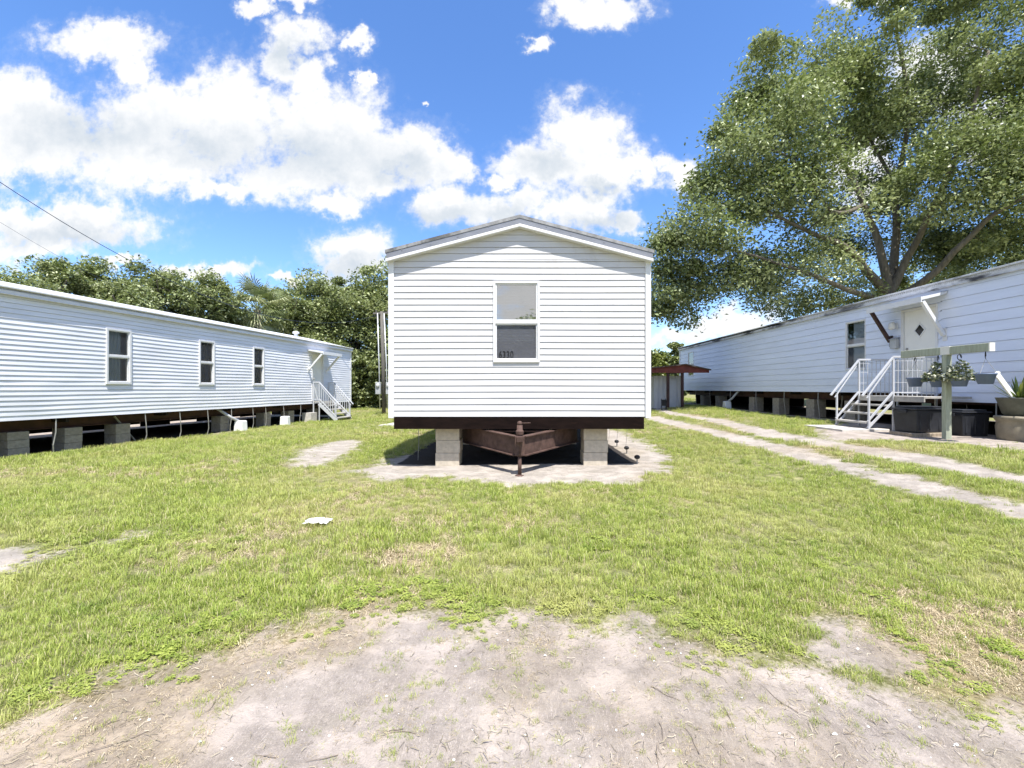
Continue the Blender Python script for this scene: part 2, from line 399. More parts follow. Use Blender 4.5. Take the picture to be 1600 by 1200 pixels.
def masks(x, y):
    P = np.stack([x, y], 1)
    edge = np.clip(.035 * np.hypot(x, y) + .03, .05, .35)
    wob = (fbm(x, y, 1.6, 3) - .5) * 2
    wob2 = (fbm(x, y, 6, 9) - .5) * 2
    sand = np.zeros(len(x))
    for k, poly in enumerate(SAND):
        d = poly_sd(P, poly) + (wob * .45 + wob2 * .35) * (.6 if k == 0 else .35)
        e = edge * (3.4 if k == 0 else 1.9)
        sand = np.maximum(sand, 1 - sstep(-e, e, d + (wob2 * .16 + wob * .12 if k == 2 else 0)))
    for tr in TRACKS:
        d = np.full(len(x), 1e9)
        for a, b in zip(tr[:-1], tr[1:]): d = np.minimum(d, seg_dist(P, a, b))
        sand = np.maximum(sand, 1 - sstep(.0, .52, d + wob * .14 + wob2 * .16))
    dry = np.zeros(len(x))
    for poly in DRY:
        d = poly_sd(P, poly) + wob * .35
        dry = np.maximum(dry, 1 - sstep(-.25, .25, d))
    dry = np.clip(dry + .55 * sstep(.56, .74, fbm(x, y, .55, 21)), 0, 1)
    return sand, dry

def axis(lo, hi, c, d0, growth):
    out = [c]; d = d0
    while out[-1] < hi: out.append(out[-1] + d); d *= growth
    neg = [c]; d = d0
    while neg[-1] > lo: neg.append(neg[-1] - d); d *= growth
    return np.array(sorted(set(neg[1:] + out)))
xs = axis(-500, 500, 0, .045, 1.0125); ys = axis(-60, 600, 2.0, .035, 1.0125)
gx, gy = np.meshgrid(xs, ys); gx = gx.ravel(); gy = gy.ravel()
sandv, dryv = masks(gx, gy)
def GZ(x, y, sand):
    nearf = np.exp(-np.hypot(x, y) / 9)
    return G(x, y) + (fbm(x, y, 2.2, 40) - .5) * .05 * nearf + (fbm(x, y, 11, 50) - .5) * .030 * nearf * (.4 + sand) + (fbm(x, y, 27, 57, 2) - .5) * .014 * nearf * nearf * sand
def gz1(x, y):
    xa, ya = np.array([x]), np.array([y]); return float(GZ(xa, ya, np.ones(1))[0])
gz = GZ(gx, gy, sandv)
nx, ny = len(xs), len(ys)
idx = np.arange(nx * ny).reshape(ny, nx)
quads = np.stack([idx[:-1,:-1], idx[:-1,1:], idx[1:,1:], idx[1:,:-1]], -1).reshape(-1, 4)
def np_mesh(name, V, Fq, mat, attrs=None, smooth=False):
    me = bpy.data.meshes.new(name)
    k = Fq.shape[1]
    me.vertices.add(len(V)); me.vertices.foreach_set('co', np.ascontiguousarray(V, np.float32).ravel())
    me.loops.add(Fq.size); me.loops.foreach_set('vertex_index', Fq.ravel().astype(np.int32))
    me.polygons.add(len(Fq)); me.polygons.foreach_set('loop_start', np.arange(0, Fq.size, k, dtype=np.int32))
    if smooth: me.polygons.foreach_set('use_smooth', np.ones(len(Fq), bool))
    me.update(calc_edges=True)
    for an, (dom, data) in (attrs or {}).items():
        a = me.attributes.new(an, 'FLOAT', dom); a.data.foreach_set('value', np.ascontiguousarray(data, np.float32))
    me.materials.append(mat); me.validate(); return me

def ground_mat():
    m, nt, N, L, b = newmat('lawn_and_sand')
    s = N.new('ShaderNodeAttribute'); s.attribute_name = 'sand'
    dr = N.new('ShaderNodeAttribute'); dr.attribute_name = 'dry'
    v = coords(nt)
    nf = noise(nt, 38, 6, .65, v); nm = noise(nt, 5, 5, .6, v); nl = noise(nt, 1.1, 4, .55, v)
    ng = noise(nt, 160, 3, .6, v)
    grass = mixc(nt, maprange(nt, nf, .3, .7), (.085,.095,.032), (.27,.28,.10))
    grass = mixc(nt, maprange(nt, nm, .45, .7), grass, (.34,.32,.15))
    straw = mixc(nt, maprange(nt, nf, .3, .7), (.22,.16,.09), (.40,.31,.19))
    grass = mixc(nt, math_(nt, 'MULTIPLY', dr.outputs['Fac'], .8), grass, straw)
    sand = mixc(nt, maprange(nt, nl, .3, .7), (.345,.295,.26), (.435,.378,.338))
    sand = mixc(nt, maprange(nt, nm, .56, .82), sand, (.27,.23,.20))
    sand = mixc(nt, maprange(nt, nf, .54, .72, 0, .55), sand, (.22,.185,.15))
    sand = mixc(nt, maprange(nt, ng, .60, .72, 0, .8), sand, (.42,.39,.355))
    sand = mixc(nt, maprange(nt, ng, .40, .28, 0, .6), sand, (.20,.17,.145))
    pa = N.new('ShaderNodeAttribute'); pa.attribute_name = 'pale'
    sand = mixc(nt, math_(nt, 'MULTIPLY', pa.outputs['Fac'], maprange(nt, nm, .25, .6, .45, .95)), sand, mixc(nt, nf, (.32,.285,.25), (.48,.435,.39)))
    sand = mixc(nt, math_(nt, 'MULTIPLY', dr.outputs['Fac'], .55), sand, straw)
    f = math_(nt, 'ADD', s.outputs['Fac'], math_(nt, 'MULTIPLY', math_(nt, 'SUBTRACT', nf, .5), 1.1))
    f = math_(nt, 'ADD', f, math_(nt, 'MULTIPLY', math_(nt, 'SUBTRACT', nm, .5), .9))
    f = maprange(nt, f, .28, .72)
    base_c = mixc(nt, f, grass, sand)
    fib = None                               # matted dead stems and roots pressed into the surface
    for ang, sc, sd in ((.3, 62, 0), (1.35, 74, 3), (2.4, 58, 7), (1.9, 95, 11)):
        mp = N.new('ShaderNodeMapping'); mp.inputs['Rotation'].default_value = (0, 0, ang); mp.inputs['Scale'].default_value = (1, .17, 1); mp.inputs['Location'].default_value = (sd, sd*.7, 0)
        L.new(v, mp.inputs[0]); q = noise(nt, sc, 3, .6, mp.outputs[0], 1.2)
        ln = math_(nt, 'SUBTRACT', 1, math_(nt, 'MULTIPLY', math_(nt, 'ABSOLUTE', math_(nt, 'SUBTRACT', q, .5)), 26), None, True)
        fib = ln if fib is None else math_(nt, 'MAXIMUM', fib, ln)
    patch = maprange(nt, noise(nt, 3.3, 5, .65, v), .38, .62)
    fd = math_(nt, 'MULTIPLY', fib, patch)
    fcol = mixc(nt, maprange(nt, noise(nt, 17, 2, .5, v), .42, .58), (.17,.14,.105), (.46,.40,.31))
    base_c = mixc(nt, math_(nt, 'MULTIPLY', fd, .30), base_c, fcol)
    olive = mixc(nt, ng, (.11,.10,.055), (.24,.22,.13))
    base_c = mixc(nt, math_(nt, 'MULTIPLY', maprange(nt, noise(nt, 2.1, 7, .72, v), .54, .70), .16), base_c, olive)
    so = N.new('ShaderNodeAttribute'); so.attribute_name = 'soil_or_shade'  # shade beneath the homes, mixed into the ground colour
    shadec = mixc(nt, nf, (.022,.019,.018), (.075,.065,.058))
    L.new(mixc(nt, maprange(nt, math_(nt, 'ADD', so.outputs['Fac'], math_(nt, 'MULTIPLY', math_(nt, 'SUBTRACT', nm, .5), .6)), .35, .65), base_c, shadec), b.inputs['Base Color'])
    b.inputs['Roughness'].default_value = .95; b.inputs['Specular IOR Level'].default_value = .15
    h = math_(nt, 'ADD', math_(nt, 'ADD', nf, math_(nt, 'MULTIPLY', ng, .35)), math_(nt, 'MULTIPLY', fd, .5))
    L.new(bump(nt, h, .65, .02), b.inputs['Normal'])
    return m
def pale_mask(x, y):
    P = np.stack([x, y], 1); m = np.zeros(len(x))
    for k in (2, 3, 4, 5): m = np.maximum(m, 1 - sstep(0, .6, poly_sd(P, SAND[k])))
    for tr in TRACKS:
        for a, b in zip(tr[:-1], tr[1:]): m = np.maximum(m, .75*(1 - sstep(.2, .6, seg_dist(P, a, b))))
    return m
palev = pale_mask(gx, gy)
shadev = np.zeros(len(gx))  # mask of the dark shade painted on the ground under the three homes
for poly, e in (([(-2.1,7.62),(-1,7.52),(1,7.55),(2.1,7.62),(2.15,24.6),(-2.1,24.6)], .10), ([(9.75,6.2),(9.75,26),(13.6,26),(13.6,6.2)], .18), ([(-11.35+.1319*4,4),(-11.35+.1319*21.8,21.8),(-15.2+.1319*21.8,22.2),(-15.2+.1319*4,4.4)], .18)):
    shadev = np.maximum(shadev, 1 - sstep(-e, e, poly_sd(np.stack([gx, gy], 1), poly)))
gme = np_mesh('ground', np.stack([gx, gy, gz], 1), quads, ground_mat(), {'sand': ('POINT', sandv), 'dry': ('POINT', dryv), 'soil_or_shade': ('POINT', shadev), 'pale': ('POINT', palev)}, True)
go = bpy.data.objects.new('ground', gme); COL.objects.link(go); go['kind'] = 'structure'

# ------------------------------------------------------------------ grass (nobody could count it)
def grass_mat():
    m, nt, N, L, b = newmat('grass_blade')
    oi = N.new('ShaderNodeObjectInfo'); a = N.new('ShaderNodeAttribute'); a.attribute_name = 'rnd'
    n = noise(nt, .55, 4, .6, oi.outputs['Location']); n2 = noise(nt, 2.6, 3, .6, oi.outputs['Location'])
    r = math_(nt, 'ADD', math_(nt, 'MULTIPLY', a.outputs['Fac'], .55), math_(nt, 'MULTIPLY', oi.outputs['Random'], .45))
    c = mixc(nt, maprange(nt, r, .1, .8), (.22,.30,.050), (.46,.52,.12))
    c = mixc(nt, maprange(nt, n, .42, .66, 0, .8), c, (.50,.495,.18))
    c = mixc(nt, maprange(nt, n2, .55, .75, 0, .6), c, (.18,.28,.055))
    c = mixc(nt, maprange(nt, a.outputs['Fac'], .80, .9, 0, .9), c, (.60,.52,.33))
    L.new(c, b.inputs['Base Color']); b.inputs['Roughness'].default_value = .5; b.inputs['Specular IOR Level'].default_value = .3
    tr = N.new('ShaderNodeBsdfTranslucent'); L.new(c, tr.inputs[0])
    mx = N.new('ShaderNodeMixShader'); mx.inputs[0].default_value = .35
    L.new(b.outputs[0], mx.inputs[1]); L.new(tr.outputs[0], mx.inputs[2]); L.new(mx.outputs[0], N['Material Output'].inputs[0])
    return m
def straw_mat():
    m, nt, N, L, b = newmat('dry_grass_blade')
    a = N.new('ShaderNodeAttribute'); a.attribute_name = 'rnd'
    c = mixc(nt, a.outputs['Fac'], (.34,.265,.155), (.60,.50,.33))
    L.new(c, b.inputs['Base Color']); b.inputs['Roughness'].default_value = .7; return m
def tuft(name, rng, n, h, spread, width, lean, mat):
    V = []; Fq = []; rnd = []
    for k in range(n):
        a = rng.random() * 6.283; r = spread * math.sqrt(rng.random()); x, y = r*math.cos(a), r*math.sin(a)
        d = rng.random() * 6.283; hh = h * (.45 + .75 * rng.random()); le = lean * (.2 + rng.random()) * hh
        w = width * (.7 + .6 * rng.random()); px, py = -math.sin(d) * w, math.cos(d) * w
        v0 = len(V); q = rng.random()
        for t in (0, .45, .8, 1):
            ww = (1 - .25*t) if t < 1 else .12
            bx, by = x + math.cos(d)*le*t*t, y + math.sin(d)*le*t*t; bz = hh * (t - .28*t*t*lean)
            V += [(bx - px*ww, by - py*ww, bz), (bx + px*ww, by + py*ww, bz)]
        for i in range(3): Fq.append((v0+2*i, v0+2*i+1, v0+2*i+3, v0+2*i+2)); rnd.append(q)
    me = np_mesh(name, np.array(V), np.array(Fq), mat, {'rnd': ('FACE', np.array(rnd))})
    return bpy.data.objects.new(name, me)
def weed(name, rng, mat):
    V = []; Fq = []; rnd = []
    for k in range(46):
        a = rng.random()*6.283; r = .10*math.sqrt(rng.random()); c = np.array([r*math.cos(a), r*math.sin(a), .015 + .06*rng.random()])
        d = rng.random()*6.283; l = .016 + .016*rng.random(); w = l*.5; e = np.array([math.cos(d), math.sin(d), .25*rng.random()]); s = np.array([-math.sin(d), math.cos(d), 0])
        v0 = len(V); V += [c - e*l, c + s*w, c + e*l, c - s*w]; Fq.append((v0, v0+1, v0+2, v0+3)); rnd.append(rng.random()*.75)
    me = np_mesh(name, np.array(V), np.array(Fq), mat, {'rnd': ('FACE', np.array(rnd))})
    return bpy.data.objects.new(name, me)
gm_, sm_ = grass_mat(), straw_mat()
tufts = bpy.data.collections.new('tuft_library')
r_ = random.Random(5)
variants = [tuft('tuft_a', r_, 34, .075, .085, .0024, .7, gm_), tuft('tuft_b', r_, 30, .10, .075, .0026, .6, gm_),
            tuft('tuft_c', r_, 40, .055, .10, .0023, 1.0, gm_), tuft('tuft_d', r_, 22, .14, .06, .0027, .55, gm_),
            tuft('tuft_e', r_, 26, .045, .10, .0022, 1.5, sm_), tuft('tuft_f', r_, 16, .03, .12, .0022, 2.2, sm_), weed('tuft_g', r_, gm_)]
for o in variants: tufts.objects.link(o)

def scatter():
    rng = np.random.default_rng(77); X = []; Y = []
    def rect(n, x0, x1, y0, y1):
        X.append(rng.uniform(x0, x1, n)); Y.append(rng.uniform(y0, y1, n))
    rect(17000, -4.5, 4.5, .3, 3); rect(15000, -7, 7.5, 3, 6); rect(20000, -12, 12, 6, 12); rect(15000, -16, 12, 12, 22); rect(13000, -22, 14, 22, 48)
    rect(1500, -6, 6, -4, .3)
    x = np.concatenate(X); y = np.concatenate(Y)
    sand, dry = masks(x, y)
    t = sand + (fbm(x, y, 9, 61) - .5) * .7
    keep = (rng.random(len(x)) > sstep(.08, .9, t)) | ((rng.random(len(x)) < .80) & (fbm(x, y, 2.3, 95) > .40) & (y < 5) & (y > 0)) | ((dry > .35) & (rng.random(len(x)) < .8) & (y < 6))
    under = ((np.abs(x) < 2.0) & (y > 7.6) & (y < 25)) | ((x > 9.9) & (x < 13.8) & (y < 26) & (y > 6.5)) | ((x < -11.2 + .1319*y - .3) & (x > -15.3 + .1319*y) & (y > 3.5) & (y < 22))
    keep &= ~under
    x = x[keep]; y = y[keep]; sand = sand[keep]; dry = dry[keep]; n = len(x)
    z = GZ(x, y, sand) - .003
    r = rng.random(n); pick = np.select([r < .34, r < .60, r < .88, r < .93], [0, 1, 2, 3], 4)
    pick = np.where(rng.random(n) < dry * .75, np.where(rng.random(n) < .5, 4, 5), pick)
    w1 = unproj(760, 955); w2 = unproj(700, 940)
    wd = np.minimum(np.hypot(x - w1[0], y - w1[1]), np.hypot(x - w2[0], y - w2[1]))
    pick = np.where((wd < .2) & (rng.random(n) < .35), 6, pick)
    pick = np.where((fbm(x, y, 1.3, 88) > .60) & (y < 4) & (rng.random(n) < .18) & (sand < .8), 6, pick)
    pick = np.where((sand > .45) & (rng.random(n) < .80), np.where(rng.random(n) < .6, 5, np.where(rng.random(n) < .5, 4, 2)), pick)
    pick = np.where((sand > .12) & (sand < .75) & (y < 4) & (fbm(x, y, 3.1, 99) > .50) & (rng.random(n) < .5), 6, pick)
    dist = np.hypot(x, y)
    hgt = .38 + .75 * fbm(x, y, .8, 71)
    scl = hgt * (.75 + .5 * rng.random(n)) * (1 + .35 * sstep(5, 14, dist) + .5 * sstep(14, 30, dist)) * (1 - .5 * sstep(.15, .6, sand)) * np.where(pick == 6, .65, 1) * np.where((dry > .4) & ((pick == 4) | (pick == 5)), 1.35, 1)
    front = sstep(1.0, 5.0, y); scl *= .88 * (.66 + .34 * front)
    me = bpy.data.meshes.new('grass'); me.vertices.add(n)
    me.vertices.foreach_set('co', np.stack([x, y, z], 1).astype(np.float32).ravel())
    for nm, ty, dat in (('scl', 'FLOAT', scl.astype(np.float32)), ('rot', 'FLOAT', (rng.random(n)*6.283).astype(np.float32)), ('pick', 'INT', pick.astype(np.int32))):
        a = me.attributes.new(nm, ty, 'POINT'); a.data.foreach_set('value', dat)
    o = bpy.data.objects.new('grass', me); COL.objects.link(o)
    ng = bpy.data.node_groups.new('grass_scatter', 'GeometryNodeTree')
    ng.interface.new_socket('Geometry', in_out='INPUT', socket_type='NodeSocketGeometry')
    ng.interface.new_socket('Geometry', in_out='OUTPUT', socket_type='NodeSocketGeometry')
    N = ng.nodes; L = ng.links
    i = N.new('NodeGroupInput'); q = N.new('NodeGroupOutput')
    iop = N.new('GeometryNodeInstanceOnPoints'); ci = N.new('GeometryNodeCollectionInfo')
    ci.inputs['Collection'].default_value = tufts; ci.inputs['Separate Children'].default_value = True; ci.inputs['Reset Children'].default_value = True
    def attr(nm, ty):
        a = N.new('GeometryNodeInputNamedAttribute'); a.data_type = ty; a.inputs[0].default_value = nm
        return next(s for s in a.outputs if s.enabled and s.name == 'Attribute')
    L.new(i.outputs[0], iop.inputs['Points']); L.new(ci.outputs[0], iop.inputs['Instance'])
    iop.inputs['Pick Instance'].default_value = True; L.new(attr('pick', 'INT'), iop.inputs['Instance Index'])
    cx = N.new('ShaderNodeCombineXYZ'); L.new(attr('rot', 'FLOAT'), cx.inputs[2])
    L.new(cx.outputs[0], iop.inputs['Rotation']); L.new(attr('scl', 'FLOAT'), iop.inputs['Scale'])
    L.new(iop.outputs[0], q.inputs[0])
    md = o.modifiers.new('scatter', 'NODES'); md.node_group = ng
    tag(o, 'short yellow green lawn grass with dry straw between the trailers', 'grass', kind='stuff')
scatter()

# small litter on the bare sand: shell chips and dry twigs
def litter():
    rng = random.Random(9); mb = MB()
    for k in range(170):
        px = rng.uniform(-100, 1700); py = rng.uniform(985, 1230); X, Y = unproj(px, py)
        r = rng.uniform(.002, .006); z = gz1(X, Y) + .001
        if rng.random() < .15: r *= 1.6
        a = rng.random()*6; c = [(X + math.cos(a+t)*r*rng.uniform(.7,1.2), Y + math.sin(a+t)*r*rng.uniform(.7,1.2), z) for t in (0,1.2,2.5,3.8,5.0)]
        mb.add(c + [(X, Y, z + r*.7)], [(i, (i+1) % 5, 5) for i in range(5)])
    o = mb.build('shell_chips', M['whiteplastic']); tag(o, 'pale shell chips and pebbles scattered over the bare sand', 'pebbles', kind='stuff')
    mb = MB()
    for k in range(34):
        px = rng.uniform(-50, 1650); py = rng.uniform(1000, 1200); X, Y = unproj(px, py)
        a = rng.random()*6.28; l = rng.uniform(.04, .14) if k > 4 else rng.uniform(.15, .28); z = g(X, Y)
        pts = []; 
        for t in range(6):
            pts.append((X, Y, gz1(X, Y) + .002 + .005*rng.random())); a += rng.uniform(-.22, .22); X += math.cos(a)*l/5; Y += math.sin(a)*l/5
        mb.tube(pts, [.0017,.0016,.0015,.0013,.001,.0007], 5)
    o = mb.build('dry_twigs', pbr('dry_twig', (.22,.18,.145), .9, .3, 20)); tag(o, 'thin dry twigs and roots lying on the bare sand', 'twigs', kind='stuff')
litter()
def straw_litter():
    rng = np.random.default_rng(51); N_ = 60000
    x = rng.uniform(-5.5, 5.5, N_); y = rng.uniform(.7, 5.2, N_)
    sand, dry = masks(x, y)
    dens = sstep(.38, .66, fbm(x, y, 2.6, 95))*.8 + .10 + .5*dry
    k = (sand > .12) & (rng.random(N_) < dens*.75) & (np.abs(x) < y*1.3 + .5)
    x, y, sand = x[k], y[k], sand[k]; n = len(x)
    a = rng.random(n)*6.283; l = rng.uniform(.010, .040, n); w = rng.uniform(.0006, .0012, n); bend = rng.normal(0, .3, n)
    V = np.zeros((n, 6, 3)); z0 = GZ(x, y, sand)
    for i, t in enumerate((-.5, 0, .5)):
        aa = a + bend*t; px = x + np.cos(aa)*l*t; py = y + np.sin(aa)*l*t
        z = GZ(px, py, sand) + .002 + np.where(i == 1, rng.uniform(.001, .012, n), rng.uniform(0, .006, n))
        ox, oy = -np.sin(aa)*w, np.cos(aa)*w
        V[:, 2*i] = np.stack([px - ox, py - oy, z], 1); V[:, 2*i+1] = np.stack([px + ox, py + oy, z + .001], 1)
    b = np.arange(n)[:, None]*6
    Fq = np.concatenate([b + np.array([[0,1,3,2]]), b + np.array([[2,3,5,4]])], 1).reshape(-1, 4)
    m, nt, N, L, bs = newmat('dead_grass_scraps')
    at_ = N.new('ShaderNodeAttribute'); at_.attribute_name = 'rnd'
    c = mixc(nt, maprange(nt, at_.outputs['Fac'], .0, .5), (.16,.13,.085), (.29,.25,.165))
    c = mixc(nt, maprange(nt, at_.outputs['Fac'], .5, 1), c, (.46,.40,.30))
    L.new(c, bs.inputs['Base Color']); bs.inputs['Roughness'].default_value = .8
    o = bpy.data.objects.new('dead_grass', np_mesh('dead_grass', V.reshape(-1, 3), Fq, m, {'rnd': ('FACE', np.repeat(rng.random(n), 2))})); COL.objects.link(o)
    tag(o, 'scraps of dead grass lying on the bare sand in front', 'dead grass', kind='stuff')
straw_litter()

# ------------------------------------------------------------------ siding
def siding(mb, x0, x1, z0, z1, course, depth, T=None, holes=(), gable=None, wob=0, step=.7, seed=0):
    """horizontal laps on the plane y=0, outside at -y; holes = (xa,xb,za,zb); gable(z) -> (xa,xb)"""
    z = z0; k = 0
    def off(x, zz):
        if not wob: return 0, 0
        return wob * (math.sin(x*1.9 + seed) * math.sin(zz*2.3 + x*.4) + .6*math.sin(x*4.1 + zz*5 + seed)), wob * 1.1 * math.sin(x*1.3 + seed + zz*1.1)
    while z < z1 - 1e-6:
        zt = min(z + course, z1)
        cuts = sorted({z, zt} | {h for H in holes for h in (H[2], H[3]) if z + 1e-6 < h < zt - 1e-6})
        slot = .005 if zt < z1 - 1e-6 else 0
        for a, b in zip(cuts[:-1], cuts[1:]):
            m = (a + b) / 2; last = b == cuts[-1]
            xa, xb = (x0, x1) if not gable else gable(a)
            xa2, xb2 = (x0, x1) if not gable else gable(b)
            spans = [(xa, xb, xa2, xb2)]
            for H in holes:
                if H[2] < m < H[3]:
                    ns = []
                    for s in spans:
                        if H[0] > s[0] and H[1] < s[1]: ns += [(s[0], H[0], s[2], H[0]), (H[1], s[1], H[1], s[3])]
                        else: ns.append(s)
                    spans = ns
            for sa, sb, sa2, sb2 in spans:
                n = max(1, int((sb - sa) / step)) if wob else 1
                for i in range(n):
                    def P(t, top, y):
                        lo = sa + (sb - sa)*t; hi = sa2 + (sb2 - sa2)*t
                        x = hi if top else lo; zz = (b - (slot if last else 0)) if top == 1 else b if top else a
                        oy, oz = off(x, zz if top else a)
                        return (x, y + oy, zz + (oz if z > z0 or top else 0))
                    ya = -depth * (1 - (a - z)/course); yb = -depth * (1 - (b - z)/course)
                    t0, t1 = i/n, (i+1)/n
                    mb.add([P(t0,0,ya), P(t1,0,ya), P(t1,1,yb), P(t0,1,yb)], [(0,1,2,3)], T)
                    if a == z: mb.add([P(t0,0,.02), P(t1,0,.02), P(t1,0,-depth), P(t0,0,-depth)], [(0,1,2,3)], T)
                    if last and slot: mb.add([P(t0,1,yb), P(t1,1,yb), P(t1,1,.02), P(t0,1,.02), P(t1,2,.02), P(t0,2,.02)], [(0,1,2,3), (3,2,4,5)], T)
        z = zt; k += 1

def window(home, x0, x1, z0, z1, trim=.045, inner='curtain', proud=.03, T=lambda p: p, split=.5, label=None):
    """frame with two sashes; panes set back, something hung inside"""
    f = MB(); d = proud
    for a in ((x0-trim, x1+trim, z1, z1+trim), (x0-trim, x1+trim, z0-trim*1.25, z0), (x0-trim, x0, z0, z1), (x1, x1+trim, z0, z1)):
        f.box(a[0], a[1], -d, .05, a[2], a[3], T)
    zm = z0 + (z1 - z0) * split
    f.box(x0, x1, -d+.012, .04, zm-.022, zm+.022, T)
    for za, zb, yo in ((z0, zm-.022, .014), (zm+.022, z1, .0)):
        s = .022
        f.box(x0, x0+s, -d+.016+yo, .045, za, zb, T); f.box(x1-s, x1, -d+.016+yo, .045, za, zb, T)
        f.box(x0+s, x1-s, -d+.016+yo, .045, zb-s, zb, T); f.box(x0+s, x1-s, -d+.016+yo, .045, za, za+s, T)
    w = f.build('window', M['trim'], home, bevel=.003)
    if label: w['label'] = label
    for za, zb, y in ((z0+.02, zm-.03, .022), (zm+.03, z1-.02, .006)):
        p = MB(); p.add([(x0+.02, y, za), (x1-.02, y, za), (x1-.02, y, zb), (x0+.02, y, zb)], [(0,1,2,3)], T)
        p.build('pane', M['mirror_glass' if inner == 'blind' and proud > .03 and zb > zm + .1 else 'glass'], w)
    if inner in ('curtain', 'curtain_dark'):
        c = MB(); n = 26
        vs = []; xe = x1 - .02 if inner == 'curtain_dark' else x0 + (x1-x0)*.80
        for i in range(n+1):
            x = x0 - .03 + (xe - x0 + .03) * i/n; y = .11 + .018*math.sin(i*1.3) + .008*math.sin(i*3.1)
            vs += [(x, y, z0-.05), (x, y, z1+.02)]
        c.add(vs, [(2*i, 2*i+2, 2*i+3, 2*i+1) for i in range(n)], T)
        c.build('curtain', M[inner], w, True)
    if inner == 'blind' and proud < .03:
        b = MB(); b.add([(x0 + .11, .12, z0-.05), (x1+.05, .12, z0-.05), (x1+.05, .12, z1), (x0+.11, .12, z1)], [(0,1,2,3)], T); b.build('shade', M['curtain_light'], w)
    if inner == 'blind' and proud > .03:
        b = MB(); zb = z0 + (z1-z0)*.27
        z = z1 - .03
        while z > zb:
            b.add([(x0+.03, .075, z-.010), (x1-.055, .075, z-.010), (x1-.055, .098, z+.009), (x0+.03, .098, z+.009)], [(0,1,2,3)], T)
            z -= .0245
        b.box(x0+.03, x1-.055, .075, .10, zb-.022, zb, T)
        b.build('blind', M['blind'], w)
        s = MB(); s.add([(x0+.022, .016, z0+.022), (x1-.022, .016, z0+.022), (x1-.022, .016, zm-.044), (x0+.022, .016, zm-.044)], [(0,1,2,3)], T)
        s.build('insect_screen', M['mesh_screen'], w)
    return w

def gable_end(mb, c0, c1, zb, ze, rise, course, depth, T, holes=(), wob=0, seed=0):
    mid = (c0 + c1)/2; hw = (c1 - c0)/2
    siding(mb, c0, c1, zb, ze, course, depth, T, holes, None, wob, seed=seed)
    def gb(z):
        t = min(1, max(0, (z - ze)/rise)); return (mid - hw*(1-t), mid + hw*(1-t))
    siding(mb, c0, c1, ze, ze + rise, course, depth, T, (), gb)

